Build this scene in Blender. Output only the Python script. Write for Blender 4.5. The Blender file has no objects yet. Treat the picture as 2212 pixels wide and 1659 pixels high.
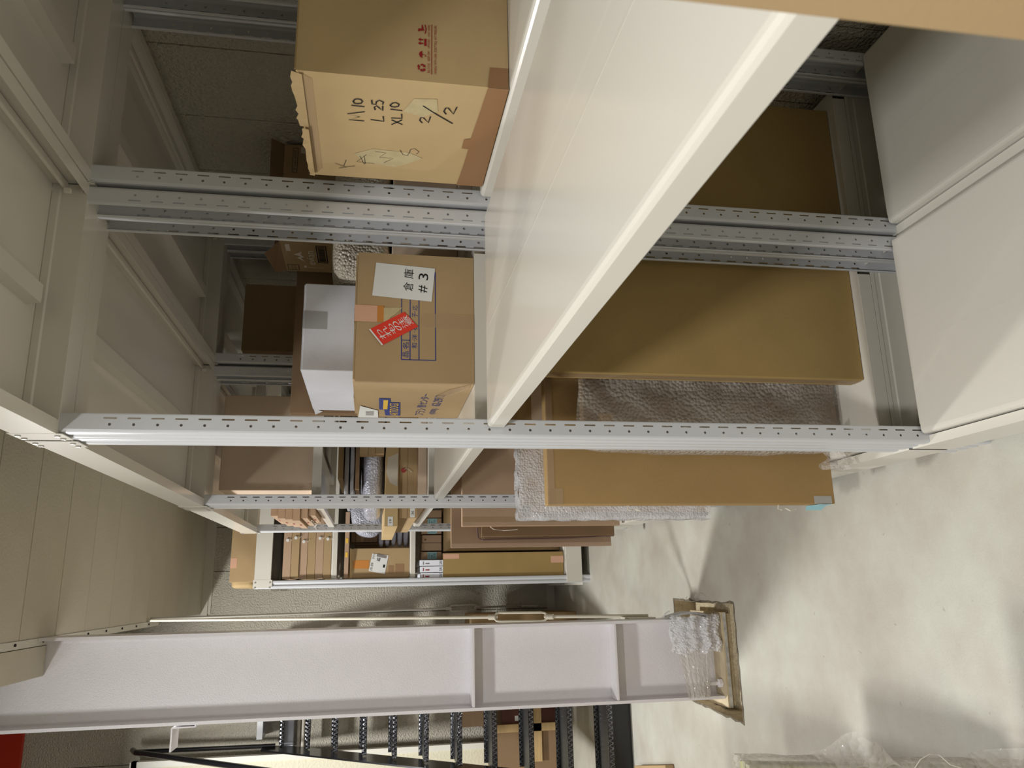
import bpy, bmesh, math, random
from math import pi, sin, cos, radians
from mathutils import Vector, Matrix
random.seed(7)
sc = bpy.context.scene
COL = sc.collection
# ---------------------------------------------------------------- camera
cam_d = bpy.data.cameras.new('camera'); cam = bpy.data.objects.new('camera', cam_d); COL.objects.link(cam); sc.camera = cam
cam_d.sensor_width = 36.0; cam_d.sensor_fit = 'HORIZONTAL'; cam_d.lens = 1678.314/2212*36.0
cam_d.dof.use_dof = True; cam_d.dof.focus_distance = 2.4; cam_d.dof.aperture_fstop = 10.0
cam_d.clip_start = 0.02; cam_d.clip_end = 60
YAW, PITCH, ROLL = 0.2583, 0.1732, -0.0242
F_ = Vector((sin(YAW)*cos(PITCH), cos(YAW)*cos(PITCH), -sin(PITCH)))
R0 = Vector((cos(YAW), -sin(YAW), 0)); D0 = F_.cross(R0)
R_ = cos(ROLL)*R0 + sin(ROLL)*D0; D_ = -sin(ROLL)*R0 + cos(ROLL)*D0
cam.matrix_world = Matrix.Translation((-0.3656, -1.8144, 1.641)) @ Matrix((D_, R_, -F_)).transposed().to_4x4()
# ---------------------------------------------------------------- exposure, world, lamps
vs = sc.view_settings; vs.view_transform = 'Standard'; vs.look = 'None'; vs.gamma = 1.0; vs.use_curve_mapping = False
vs.exposure = EXPOSURE = 0.36
w = bpy.data.worlds.new('world'); sc.world = w; w.use_nodes = True
w.node_tree.nodes['Background'].inputs[0].default_value = (0.9, 0.95, 1.0, 1); w.node_tree.nodes['Background'].inputs[1].default_value = 0.02
def lamp(x, y, z, power, sx=0.34, sy=0.22, col=(1.0, 0.995, 0.98)):
    d = bpy.data.lights.new('hall_or_fill_light', 'AREA'); d.shape = 'RECTANGLE'; d.size = sx; d.size_y = sy; d.energy = power; d.color = col
    o = bpy.data.objects.new('hall_or_fill_light', d); COL.objects.link(o); o.location = (x, y, z - 0.045); return o
LAMPS = [(-1.7, 3.1, 3.6, 88), (-1.25, -2.3, 3.6, 60), (-1.95, 0.0, 3.6, 46)]
lamp(-0.1, -3.7, 3.02, 16, 1.2, .12)   # unseen fill light, added behind the camera to brighten the right wall
for l in LAMPS: lamp(*l)
# ---------------------------------------------------------------- materials
def lin(c):
    return tuple((v/12.92 if v <= .04045 else ((v+.055)/1.055)**2.4) for v in [x/255 for x in c]) + (1,)
MATS = {}
def mat(name, rgb, rough=0.5, metal=0.0, var=0.0, vscale=6, bump=0.0, bscale=60, bdist=0.01, spec=0.5, stretch=None, trans=0.0, alpha=None, emit=None, coat=0.0, var2=None, voronoi=False):
    if name in MATS: return MATS[name]
    m = bpy.data.materials.new(name); m.use_nodes = True; nt = m.node_tree; N = nt.nodes; L = nt.links
    b = N['Principled BSDF']; b.inputs['Base Color'].default_value = lin(rgb); b.inputs['Roughness'].default_value = rough
    b.inputs['Metallic'].default_value = metal; b.inputs['Specular IOR Level'].default_value = spec
    if coat: b.inputs['Coat Weight'].default_value = coat; b.inputs['Coat Roughness'].default_value = .12
    tc = N.new('ShaderNodeTexCoord'); src = tc.outputs['Object']
    if stretch:
        mp = N.new('ShaderNodeMapping'); mp.inputs['Scale'].default_value = stretch; L.new(src, mp.inputs[0]); src = mp.outputs[0]
    if var:
        n = N.new('ShaderNodeTexNoise'); n.inputs['Scale'].default_value = vscale; n.inputs['Detail'].default_value = 6; L.new(src, n.inputs['Vector'])
        cr = N.new('ShaderNodeValToRGB'); c = lin(rgb); c2 = lin(var2) if var2 else tuple(v*(1-var) for v in c[:3]) + (1,)
        cr.color_ramp.elements[0].color = c2; cr.color_ramp.elements[1].color = c if var2 else tuple(min(1, v*(1+var*.6)) for v in c[:3]) + (1,)
        cr.color_ramp.elements[0].position = .3; cr.color_ramp.elements[1].position = .7
        L.new(n.outputs[0], cr.inputs[0]); L.new(cr.outputs[0], b.inputs['Base Color'])
    if bump:
        n2 = N.new('ShaderNodeTexVoronoi' if voronoi else 'ShaderNodeTexNoise'); n2.inputs['Scale'].default_value = bscale
        if not voronoi: n2.inputs['Detail'].default_value = 3
        L.new(tc.outputs['Object'], n2.inputs['Vector'])
        bp = N.new('ShaderNodeBump'); bp.inputs['Strength'].default_value = bump; bp.inputs['Distance'].default_value = bdist
        if voronoi: bp.invert = True
        L.new(n2.outputs[0], bp.inputs['Height']); L.new(bp.outputs[0], b.inputs['Normal'])
    if alpha is not None:
        mx = N.new('ShaderNodeMixShader'); tr = N.new('ShaderNodeBsdfTransparent'); mx.inputs[0].default_value = alpha
        L.new(tr.outputs[0], mx.inputs[1]); L.new(b.outputs[0], mx.inputs[2]); L.new(mx.outputs[0], N['Material Output'].inputs[0])
    if emit:
        b.inputs['Emission Color'].default_value = lin(rgb); b.inputs['Emission Strength'].default_value = emit
    MATS[name] = m; return m
STEEL = mat('ivory_painted_steel', (216, 212, 201), .2, spec=.5, bump=.03, bscale=500, bdist=.002)
POST = mat('grey_painted_steel', (208, 210, 213), .3, spec=.5, bump=.03, bscale=500, bdist=.002)
BOLT = mat('galvanised_bolt', (190, 188, 182), .35, .6)
DARK = mat('dark_gap', (40, 36, 30), .9)
WALL = mat('embossed_wall_panel', (206, 200, 184), .55, var=.05, vscale=3, bump=1, bscale=80, bdist=.02)
CEIL = mat('embossed_ceiling_panel', (196, 188, 168), .6, var=.05, vscale=3, bump=.7, bscale=75, bdist=.006)
COLM = mat('gloss_white_column_paint', (236, 233, 236), .38, var=.02, vscale=8, bump=.5, bscale=170, bdist=.0035)
HALLW = mat('grey_hall_wall', (158, 154, 144), .7)
TRIM = mat('pale_trim', (205, 200, 186), .5)
def kraft(name, rgb, **k):
    return mat(name, rgb, .82, var=.07, vscale=5, bump=.12, bscale=260, bdist=.002, spec=.2, **k)
KR = kraft('kraft_card', (176, 150, 112)); KK = kraft('khaki_card', (164, 138, 88)); KP = kraft('pinkish_card', (184, 156, 130))
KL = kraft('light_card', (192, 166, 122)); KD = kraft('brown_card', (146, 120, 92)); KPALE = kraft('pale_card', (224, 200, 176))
WHITEC = kraft('white_card', (238, 240, 248))
TAPE = mat('brown_packing_tape', (150, 112, 76), .3, spec=.5); CTAPE = mat('clear_tape', (200, 170, 132), .22, spec=.6, alpha=.45)
PTAPE = mat('pinkish_tape', (214, 168, 140), .25); OTAPE = mat('orange_tape', (196, 128, 58), .35); GTAPE = mat('grey_clear_tape', (196, 196, 194), .2, alpha=.7)
PAPER = mat('white_paper', (226, 226, 222), .7); INKM = mat('black_ink', (14, 14, 16), .6); PENM = mat('pen_ink', (70, 60, 48), .7)
RED = mat('red_print', (150, 22, 26), .6); BLUE = mat('blue_print', (44, 58, 128), .6); WPRINT = mat('white_print', (226, 214, 198), .7)
STICK = mat('red_sticker', (222, 58, 40), .35); YEL = mat('yellow_print', (232, 190, 70), .6); LBLUE = mat('light_blue_note', (160, 208, 218), .75)
GREYP = mat('grey_print', (128, 122, 118), .7); STRING = mat('white_string', (225, 218, 205), .8); BLK = mat('black_gloss_paint', (16, 16, 19), .2, spec=.6, coat=.4)
TREAD = mat('black_tread_paint', (30, 30, 30), .38, bump=.3, bscale=120, bdist=.002)
CHEQ = mat('black_chequer_nosing', (14, 14, 17), .16, bump=1.0, bscale=130, bdist=.006, coat=.6, voronoi=True)
WOOD = mat('pale_pine_wood', (204, 172, 122), .6, var=.14, vscale=5, stretch=(1, 1, 9)); WOODB = mat('brown_wood', (120, 86, 50), .5, var=.2, vscale=4, stretch=(8, 8, 1))
MAROON = mat('maroon_panel', (88, 38, 26), .5); REDP = mat('red_painted_sheet', (190, 42, 14), .4)
CONC = mat('rough_broken_concrete', (204, 190, 160), .9, var=.18, vscale=22, bump=1, bscale=90, bdist=.012)
BASEP = mat('dusty_base_plate', (206, 190, 158), .7, var=.15, vscale=10, bump=.3, bscale=180, bdist=.003)
GREYM = mat('grey_foam', (150, 150, 156), .6, bump=.6, bscale=80, bdist=.01)
CREAM = mat('cream_panel', (232, 226, 200), .5, bump=.7, bscale=60, bdist=.006); FRAMEM = mat('white_panel_frame', (236, 234, 222), .4)
def film(name, rgb, base, peak, bscale, rough=.15, bd=.006, wr=0.0):
    m = bpy.data.materials.new(name); m.use_nodes = True; N = m.node_tree.nodes; L = m.node_tree.links; b = N['Principled BSDF']
    b.inputs['Base Color'].default_value = lin(rgb); b.inputs['Roughness'].default_value = rough; b.inputs['Specular IOR Level'].default_value = .8
    tc = N.new('ShaderNodeTexCoord'); v = N.new('ShaderNodeTexVoronoi'); v.inputs['Scale'].default_value = bscale; v.inputs['Randomness'].default_value = .8; L.new(tc.outputs['Object'], v.inputs['Vector'])
    bp = N.new('ShaderNodeBump'); bp.inputs['Strength'].default_value = 1; bp.inputs['Distance'].default_value = bd; bp.invert = True; L.new(v.outputs['Distance'], bp.inputs['Height'])
    n = N.new('ShaderNodeTexNoise'); n.inputs['Scale'].default_value = 9; n.inputs['Detail'].default_value = 5; L.new(tc.outputs['Object'], n.inputs['Vector'])
    bp2 = N.new('ShaderNodeBump'); bp2.inputs['Strength'].default_value = .6; bp2.inputs['Distance'].default_value = .02 + wr; L.new(n.outputs[0], bp2.inputs['Height']); L.new(bp.outputs[0], bp2.inputs['Normal']); L.new(bp2.outputs[0], b.inputs['Normal'])
    mr = N.new('ShaderNodeMapRange'); mr.inputs['From Min'].default_value = .35; mr.inputs['From Max'].default_value = .65; mr.inputs['To Min'].default_value = base; mr.inputs['To Max'].default_value = peak; L.new(n.outputs[0], mr.inputs[0])
    mx = N.new('ShaderNodeMixShader'); tr = N.new('ShaderNodeBsdfTransparent'); L.new(mr.outputs[0], mx.inputs[0]); L.new(tr.outputs[0], mx.inputs[1]); L.new(b.outputs[0], mx.inputs[2]); L.new(mx.outputs[0], N['Material Output'].inputs[0])
    MATS[name] = m; return m
BUB = film('clear_bubble_film', (226, 220, 212), .26, .56, 95, .08, .006); BUBW = film('white_bubble_film', (244, 244, 248), .55, .85, 105, .12, .0035)
BUBS = film('silver_bubble_film', (188, 190, 204), .8, .95, 90, .12); WRAP = film('stretch_film', (226, 222, 214), .28, .6, 60, .08)
CRUMP = film('crumpled_clear_film', (240, 240, 244), .6, .95, 30, .1, .004, .03)
FOAM = film('cream_bubble_foam', (224, 216, 198), .95, 1.0, 110, .25)
def floor_mat():
    m = bpy.data.materials.new('worn_concrete_floor'); m.use_nodes = True; N = m.node_tree.nodes; L = m.node_tree.links; b = N['Principled BSDF']
    tc = N.new('ShaderNodeTexCoord')
    def noise(s, d, r=.5):
        n = N.new('ShaderNodeTexNoise'); n.inputs['Scale'].default_value = s; n.inputs['Detail'].default_value = d; n.inputs['Roughness'].default_value = r; L.new(tc.outputs['Object'], n.inputs['Vector']); return n
    a = noise(2.2, 8, .62); c1 = N.new('ShaderNodeValToRGB'); c1.color_ramp.elements[0].color = lin((182, 175, 163)); c1.color_ramp.elements[1].color = lin((202, 202, 190)); c1.color_ramp.elements[0].position = .35; c1.color_ramp.elements[1].position = .65; L.new(a.outputs[0], c1.inputs[0])
    s = noise(34, 3, .5); c2 = N.new('ShaderNodeValToRGB'); c2.color_ramp.elements[0].color = (.55, .5, .44, 1); c2.color_ramp.elements[1].color = (1, 1, 1, 1); c2.color_ramp.elements[0].position = .25; c2.color_ramp.elements[1].position = .29; L.new(s.outputs[0], c2.inputs[0])
    g = noise(150, 4, .7); c3 = N.new('ShaderNodeValToRGB'); c3.color_ramp.elements[0].color = (.82, .81, .79, 1); c3.color_ramp.elements[1].color = (1.05, 1.05, 1.05, 1); L.new(g.outputs[0], c3.inputs[0])
    m1 = N.new('ShaderNodeMix'); m1.data_type = 'RGBA'; m1.blend_type = 'MULTIPLY'; m1.inputs[0].default_value = .5; L.new(c1.outputs[0], m1.inputs[6]); L.new(c2.outputs[0], m1.inputs[7])
    m2 = N.new('ShaderNodeMix'); m2.data_type = 'RGBA'; m2.blend_type = 'MULTIPLY'; m2.inputs[0].default_value = .7; L.new(m1.outputs[2], m2.inputs[6]); L.new(c3.outputs[0], m2.inputs[7])
    L.new(m2.outputs[2], b.inputs['Base Color']); b.inputs['Roughness'].default_value = .5
    bp = N.new('ShaderNodeBump'); bp.inputs['Strength'].default_value = .12; bp.inputs['Distance'].default_value = .004; L.new(g.outputs[0], bp.inputs['Height']); L.new(bp.outputs[0], b.inputs['Normal'])
    return m
FLOORM = floor_mat()
# ---------------------------------------------------------------- mesh helpers
class MB:
    def __init__(s): s.v = []; s.f = []
    def add(s, vs, fs):
        k = len(s.v); s.v += [tuple(v) for v in vs]; s.f += [tuple(i+k for i in f) for f in fs]; return s
    def box(s, x0, x1, y0, y1, z0, z1):
        if x0 > x1: x0, x1 = x1, x0
        if y0 > y1: y0, y1 = y1, y0
        if z0 > z1: z0, z1 = z1, z0
        return s.add([(x0,y0,z0),(x1,y0,z0),(x1,y1,z0),(x0,y1,z0),(x0,y0,z1),(x1,y0,z1),(x1,y1,z1),(x0,y1,z1)],
                     [(0,3,2,1),(4,5,6,7),(0,1,5,4),(1,2,6,5),(2,3,7,6),(3,0,4,7)])
    def prism(s, poly, axis, a, b):      # poly in the two other axes (cyclic order kept x,y,z)
        def P(u, v, t): return {'x': (t, u, v), 'y': (u, t, v), 'z': (u, v, t)}[axis]
        n = len(poly); vs = [P(u, v, a) for u, v in poly] + [P(u, v, b) for u, v in poly]
        fs = [(i, (i+1) % n, n+(i+1) % n, n+i) for i in range(n)] + [tuple(range(n))[::-1], tuple(range(n, 2*n))]
        return s.add(vs, fs)
    def strip(s, pts, t, axis, a, b):    # open polyline given a sheet thickness
        n = len(pts); P = [Vector(p) for p in pts]; off = []
        for i in range(n):
            d = Vector((0, 0))
            if i > 0: d += (P[i]-P[i-1]).normalized()
            if i < n-1: d += (P[i+1]-P[i]).normalized()
            d.normalize(); off.append(P[i] + Vector((-d.y, d.x))*t)
        def Q(p, tt): return {'x': (tt, p[0], p[1]), 'y': (p[0], tt, p[1]), 'z': (p[0], p[1], tt)}[axis]
        k = []
        for p, o in zip(P, off): k += [Q(p, a), Q(p, b), Q(o, a), Q(o, b)]
        fs = []
        for i in range(n-1):
            j = 4*i; q = j+4
            fs += [(j, j+1, q+1, q), (j+2, q+2, q+3, j+3), (j, q, q+2, j+2), (j+1, j+3, q+3, q+1)]
        e = 4*(n-1); fs += [(0, 2, 3, 1), (e, e+1, e+3, e+2)]
        return s.add(k, fs)
    def tube(s, pts, r, n=8, closed=False):
        P = [Vector(p) for p in pts]; m = len(P); rings = []
        for i, p in enumerate(P):
            d = (P[min(i+1, m-1)] - P[max(i-1, 0)]) if not closed else (P[(i+1) % m]-P[i-1])
            d.normalize(); a = d.cross(Vector((0, 0, 1))); a = a if a.length > .05 else d.cross(Vector((1, 0, 0))); a.normalize(); b = d.cross(a)
            rr = r[i] if isinstance(r, (list, tuple)) else r
            rings.append([p + rr*(cos(2*pi*k/n)*a + sin(2*pi*k/n)*b) for k in range(n)])
        vs = [v for q in rings for v in q]; fs = []
        for i in range(m-1 if not closed else m):
            for k in range(n):
                a_, b_ = i*n, ((i+1) % m)*n
                fs.append((a_+k, a_+(k+1) % n, b_+(k+1) % n, b_+k))
        if not closed: fs += [tuple(range(n))[::-1], tuple(range((m-1)*n, m*n))]
        return s.add(vs, fs)
    def grid(s, fn, nu, nv):
        vs = [fn(i/nu, j/nv) for i in range(nu+1) for j in range(nv+1)]
        fs = [(i*(nv+1)+j, (i+1)*(nv+1)+j, (i+1)*(nv+1)+j+1, i*(nv+1)+j+1) for i in range(nu) for j in range(nv)]
        return s.add(vs, fs)
    def map(s, fn): s.v = [tuple(fn(*v)) for v in s.v]; return s
ORG = {}
def obj(name, mb, m, parent=None, loc=None, bevel=0, smooth=False, label=None, kind=None, stuff=False):
    """mesh given in world coordinates (or in the frame of its thing when loc is None and parent is rotated)"""
    o_ = ORG.get(parent.name, Vector((0, 0, 0))) if parent else Vector(loc or (0, 0, 0))
    me = bpy.data.meshes.new(name); me.from_pydata([Vector(v) - o_ for v in mb.v], [], mb.f); me.update()
    bm = bmesh.new(); bm.from_mesh(me); bmesh.ops.recalc_face_normals(bm, faces=bm.faces); bm.to_mesh(me); bm.free()
    me.materials.append(m)
    if smooth:
        for p in me.polygons: p.use_smooth = True
    o = bpy.data.objects.new(name, me); COL.objects.link(o)
    if parent: o.parent = parent
    else: o.location = o_
    ORG[o.name] = o_
    if bevel:
        b = o.modifiers.new('bevel', 'BEVEL'); b.width = bevel; b.segments = 2; b.limit_method = 'ANGLE'; b.angle_limit = radians(40)
    if label: o['label'] = label
    if kind: o['kind'] = kind
    if stuff: o['kind'] = 'stuff'
    return o
def tag(o, label, cat, group=None):
    o['label'] = label; o['category'] = cat
    if group: o['group'] = group
    return o
def thing(name, label, cat, loc, group=None):
    o = bpy.data.objects.new(name, None); COL.objects.link(o); o.location = loc; o.empty_display_size = .1; ORG[o.name] = Vector(loc); return tag(o, label, cat, group)
def struct(name, mb, m, **k): o = obj(name, mb, m, **k); o['kind'] = 'structure'; return o
_txt = {}
def glyphs(body):
    if body in _txt: return _txt[body]
    c = bpy.data.curves.new('t', 'FONT'); c.body = body; c.resolution_u = 2; o = bpy.data.objects.new('t', c); COL.objects.link(o); bpy.context.view_layer.update()
    me = bpy.data.meshes.new_from_object(o.evaluated_get(bpy.context.evaluated_depsgraph_get()))
    vs = [(v.co.x, v.co.y) for v in me.vertices]; fs = [tuple(p.vertices) for p in me.polygons]
    x0 = min(v[0] for v in vs); x1 = max(v[0] for v in vs); y0 = min(v[1] for v in vs); y1 = max(v[1] for v in vs)
    vs = [((x-x0)/(x1-x0), (y-y0)/(y1-y0)) for x, y in vs]
    bpy.data.objects.remove(o); bpy.data.curves.remove(c); bpy.data.meshes.remove(me)
    _txt[body] = (vs, fs); return vs, fs
def text_on(mb, body, o, r, u):          # o lower left corner, r full width vector, u full height vector
    vs, fs = glyphs(body); o = Vector(o); r = Vector(r); u = Vector(u)
    return mb.add([o + r*x + u*y for x, y in vs], fs)
def ribbon(mb, pts, wdt, nrm):           # flat pen stroke, pts 3D, on a plane with normal nrm
    P = [Vector(p) for p in pts]; nrm = Vector(nrm); L, R = [], []
    for i, p in enumerate(P):
        d = P[min(i+1, len(P)-1)] - P[max(i-1, 0)]; d.normalize(); s = d.cross(nrm)*wdt/2
        e = -d*wdt*.3 if i == 0 else (d*wdt*.3 if i == len(P)-1 else Vector((0, 0, 0)))
        L.append(p+s+e); R.append(p-s+e)
    n = len(P); return mb.add(L+R, [(i, i+1, n+i+1, n+i) for i in range(n-1)])
def quad(mb, pts): return mb.add(pts, [tuple(range(len(pts)))])
# ---------------------------------------------------------------- cached parts in local coordinates
_cache = {}
def local(name, key, build, m, parent, loc=(0, 0, 0), rotz=0.0, bevel=0, smooth=False, label=None):
    if key not in _cache:
        mb = MB(); build(mb); me = bpy.data.meshes.new(name); me.from_pydata(mb.v, [], mb.f)
        bm = bmesh.new(); bm.from_mesh(me); bmesh.ops.recalc_face_normals(bm, faces=bm.faces); bm.to_mesh(me); bm.free(); me.materials.append(m)
        if smooth:
            for p in me.polygons: p.use_smooth = True
        _cache[key] = me
    o = bpy.data.objects.new(name, _cache[key]); COL.objects.link(o); o.parent = parent; o.location = loc; o.rotation_euler = (0, 0, rotz)
    if bevel:
        b = o.modifiers.new('bevel', 'BEVEL'); b.width = bevel; b.segments = 2; b.limit_method = 'ANGLE'; b.angle_limit = radians(40)
    if label: o['label'] = label
    ORG[o.name] = Vector((0, 0, 0)); return o
# ================================================================ SETTING
XW, YW, ZC, XE = 1.25, 5.33, 3.04, -0.54
# floor with the broken-out pit round the column base
def jag(a, b, n, amp):
    out = []
    for i in range(n):
        t = i/n; x = a[0]+(b[0]-a[0])*t; y = a[1]+(b[1]-a[1])*t
        k = 0 if i == 0 else 1; dx, dy = (b[1]-a[1]), -(b[0]-a[0]); l = math.hypot(dx, dy); r = random.uniform(-amp, amp)*k
        out.append((x+dx/l*r, y+dy/l*r))
    return out
px0, px1, py0, py1 = -0.972, -0.468, 1.665, 2.40
cor = [(px0, py0), (px1, py0), (px1+.01, py1), (px0+.03, py1)]
rim = []
for i in range(4): rim += jag(cor[i], cor[(i+1) % 4], 16, .005)
oc = [(-1.05, 1.6), (-.4, 1.6), (-.4, 2.46), (-1.05, 2.46)]
outr = []
for i in range(4): outr += jag(oc[i], oc[(i+1) % 4], 16, 0)
fl = MB()
n = len(rim)
fl.add([(x, y, 0) for x, y in outr] + [(x, y, 0) for x, y in rim], [(i, (i+1) % n, n+(i+1) % n, n+i) for i in range(n)])
X0, X1, Y0, Y1 = -4.6, 1.3, -5.1, 5.4
for q in [(X0, -1.05, Y0, Y1), (-.4, X1, Y0, Y1), (-1.05, -.4, Y0, 1.6), (-1.05, -.4, 2.46, Y1)]:
    fl.add([(q[0], q[2], 0), (q[1], q[2], 0), (q[1], q[3], 0), (q[0], q[3], 0)], [(0, 1, 2, 3)])
floor = struct('floor', fl, FLOORM)
pit = MB()
rim2 = [(x + random.uniform(-.006, .006), y + random.uniform(-.006, .006)) for x, y in rim]
pit.add([(x, y, 0) for x, y in rim] + [(x, y, -.05) for x, y in rim2] + [(x, y, -.115) for x, y in rim], [(i, (i+1) % n, n+(i+1) % n, n+i) for i in range(n)] + [(n+i, n+(i+1) % n, 2*n+(i+1) % n, 2*n+i) for i in range(n)])
pit.add([(x, y, -.115) for x, y in rim], [tuple(range(n))])
obj('pit_lining', pit, CONC, floor)
lip = MB()
rout = [(x + (x-(-.72))*.035 + random.uniform(-.004, .004), y + (y-2.03)*.03 + random.uniform(-.004, .004)) for x, y in rim]
lip.add([(x, y, .0015) for x, y in rim] + [(x, y, .0015) for x, y in rout], [(i, (i+1) % n, n+(i+1) % n, n+i) for i in range(n)])
obj('chipped_edge', lip, mat('grey_broken_edge', (128, 118, 100), .95, var=.4, vscale=40, bump=1, bscale=120, bdist=.01), floor)
bp_ = MB().box(-.952, -.512, 1.94, 2.33, -.085, -.06)
base = obj('base_plate', bp_, BASEP, floor)
pe = MB().box(-.950, -.514, 1.9385, 1.94, -.083, -.068)
obj('plate_edge', pe, mat('bare_steel_edge', (190, 190, 186), .5, var=.4, vscale=30), base)
grout = MB().box(-.945, -.52, 1.955, 2.32, -.115, -.085)
obj('grout_bed', grout, CONC, base)
# walls as separate panels
def panel_mesh(w_, h_, t, axis):
    def b(mb):
        g = .0025; c = .004
        if axis == 'x':   # wall with normal -x, width along y
            mb.box(0, t, g, w_-g, 0, h_)
        elif axis == 'y': mb.box(g, w_-g, 0, t, 0, h_)
        else: mb.box(0, h_, g, w_-g, 0, t)
    return b
wr = struct('wall_right', MB().box(XW+.02, XW+.1, -5.1, 5.4, 0, 5.4), DARK)
k0 = -14
for k in range(k0, 14):
    y = .355 + .3755*k
    wdt = min(.3755, YW - y)
    local('panel', ('wr', round(wdt, 3)), panel_mesh(wdt, ZC-.001, .02, 'x'), WALL, wr, (XW, y, 0), bevel=.002)
wf = struct('wall_far', MB().box(-4.6, 1.35, YW+.02, YW+.1, 0, 5.4), DARK)
k = 0; x = XW
x = .178 + .3705*3
while x > -4.5:
    x2 = x - .3705
    wdt = .3705 if x <= XW else XW - x2
    local('panel', ('wf', round(wdt, 3)), panel_mesh(wdt, 5.2, .02, 'y'), WALL, wf, (x2, YW, 0), bevel=.002)
    x = x2
ce = struct('ceiling', MB().box(XE+.012, XW+.05, -5.0, YW, ZC+.02, ZC+.16), DARK)
for k in range(-17, 10):
    y = 1.788 + .378*k; wdt = min(.378, YW-y)
    local('panel', ('ce', round(wdt, 3)), panel_mesh(wdt, XW-XE-.001, .02, 'z'), CEIL, ce, (XE, y, ZC), bevel=.002)
struct('roof', MB().box(-4.6, 1.3, -5.1, 5.4, 5.2, 5.3), HALLW)
struct('wall_left', MB().box(-4.7, -4.6, -5.1, 5.4, 0, 5.3), HALLW)
struct('wall_near', MB().box(-4.6, 1.3, -5.2, -5.1, 0, 5.3), HALLW)
struct('trim_1', MB().box(XE-.03, XW, YW-.025, YW, ZC-.05, ZC).box(XE, XW, YW-.012, YW, ZC-.075, ZC-.05), TRIM)
struct('baseboard_far', MB().box(-1.6, XW, YW-.008, YW, 0, .07), TRIM)
t2 = struct('trim_2', MB().strip([(XE, ZC-.002), (XE-.03, ZC-.002), (XE-.03, ZC+.17)], .003, 'y', -4.9, 3.95), TRIM)
for k in range(30):
    y = 3.7 - k*.28
    local('bolt', 'trimbolt', lambda mb: mb.tube([(0, 0, 0), (0, 0, -.006)], .006, 8), DARK, t2, (XE-.014, y, ZC-.004))
struct('trim_3', MB().box(XE-.16, XE-.035, -4.9, 2.06, ZC-.008, ZC+.16), CEIL)
# ================================================================ STEEL RACKS
PW, PF = .078, .045
def post_mesh(h, mir, PW=PW):
    def b(mb):
        ztop = h-.13; S = -1 if mir else 1; zc0 = .195; nc = int((ztop-zc0)/.05)
        for yy, inn in ((0, 1), (PW, -1)):
            # perforated strip, x from .006 to .045
            for zi in range(nc):
                za = zc0+zi*.05; zb = za+.05; zm = za+.025
                # columns: plain .006-.012, hole .012-.026, slot .026-.040, plain .040-.045
                for (xa, xb, rx, rz) in ((.012, .0265, .0034, .0034), (.0265, .0405, .0019, .0145)):
                    xm = (xa+xb)/2
                    outer = [(xa, za), (xm, za), (xb, za), (xb, zm), (xb, zb), (xm, zb), (xa, zb), (xa, zm)]
                    c = .7
                    inner = [(xm-rx*c, zm-rz*(c if rz == rx else .93)), (xm, zm-rz), (xm+rx*c, zm-rz*(c if rz == rx else .93)), (xm+rx, zm), (xm+rx*c, zm+rz*(c if rz == rx else .93)), (xm, zm+rz), (xm-rx*c, zm+rz*(c if rz == rx else .93)), (xm-rx, zm)]
                    if rz != rx:
                        inner = [(xm-rx, zm-rz+.0015), (xm, zm-rz), (xm+rx, zm-rz+.0015), (xm+rx, zm), (xm+rx, zm+rz-.0015), (xm, zm+rz), (xm-rx, zm+rz-.0015), (xm-rx, zm)]
                    vs = [(S*p[0], yy, p[1]) for p in outer] + [(S*p[0], yy, p[1]) for p in inner] + [(S*p[0], yy+inn*.0014, p[1]) for p in inner]
                    fs = [(i, (i+1) % 8, 8+(i+1) % 8, 8+i) for i in range(8)] + [(8+i, 8+(i+1) % 8, 16+(i+1) % 8, 16+i) for i in range(8)]
                    mb.add(vs, fs)
            for (a, c_) in ((0.012, .0405),):
                for (z0, z1) in ((0, zc0), (zc0+nc*.05, h)):
                    mb.add([(S*a, yy, z0), (S*c_, yy, z0), (S*c_, yy, z1), (S*a, yy, z1)], [(0, 1, 2, 3)])
            mb.add([(S*.0405, yy, 0), (S*.042, yy, 0), (S*.042, yy, h), (S*.0405, yy, h)], [(0, 1, 2, 3)])
            lipp = [(.042, yy), (.0445, yy+inn*.0012), (.045, yy+inn*.004), (.045, yy+inn*.009), (.0425, yy+inn*.011)]
            mb.add([(S*p[0], p[1], z) for z in (0, h) for p in lipp], [(i, i+1, 6+i, 5+i) for i in range(4)])
        g_ = min(.026, PW*.33); prof = [(.012, 0), (.008, 0), (.004, .0012), (.0012, .004), (0, .009), (0, g_), (.006, g_+.007), (.006, PW-g_-.007), (0, PW-g_), (0, PW-.009), (.0012, PW-.004), (.004, PW-.0012), (.008, PW), (.012, PW)]
        n_ = len(prof); mb.add([(S*p[0], p[1], z) for z in (0, h) for p in prof], [(i, i+1, n_+i+1, n_+i) for i in range(n_-1)])
    return b
def beam_x(D, z0, z1, out):     # beam along x (rack depth); out = direction of its outside flange in y
    def b(mb):
        mb.strip([(out*.0775, z0), (0, z0), (0, z1-.034), (-out*.003, z1-.030), (-out*.003, z1-.016), (0, z1-.012), (0, z1)], .0014, 'x', .003, D-.003)
    return b
def beam_y(Lb, z0, z1, inn):    # beam along y on a long side
    def b(mb):
        mb.strip([(inn*.03, z0), (0, z0), (0, z1), (inn*.024, z1)], .0016, 'y', 0, Lb)
    return b
def shelf_mesh(D, Ls, lip):
    def b(mb):
        mb.strip([(.042, -lip), (.024, -lip), (.024, -.009), (.0265, -.004), (.031, -.001), (.037, 0), (D-.025, 0), (D-.019, -.001), (D-.0145, -.004), (D-.012, -.009), (D-.012, -lip), (D-.028, -lip)], -.0015, 'y', .003, Ls-.003)
        for yy in (.0, Ls-.003): mb.box(.05, D-.05, yy, yy+.003, -lip, -.001)
    return b
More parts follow.
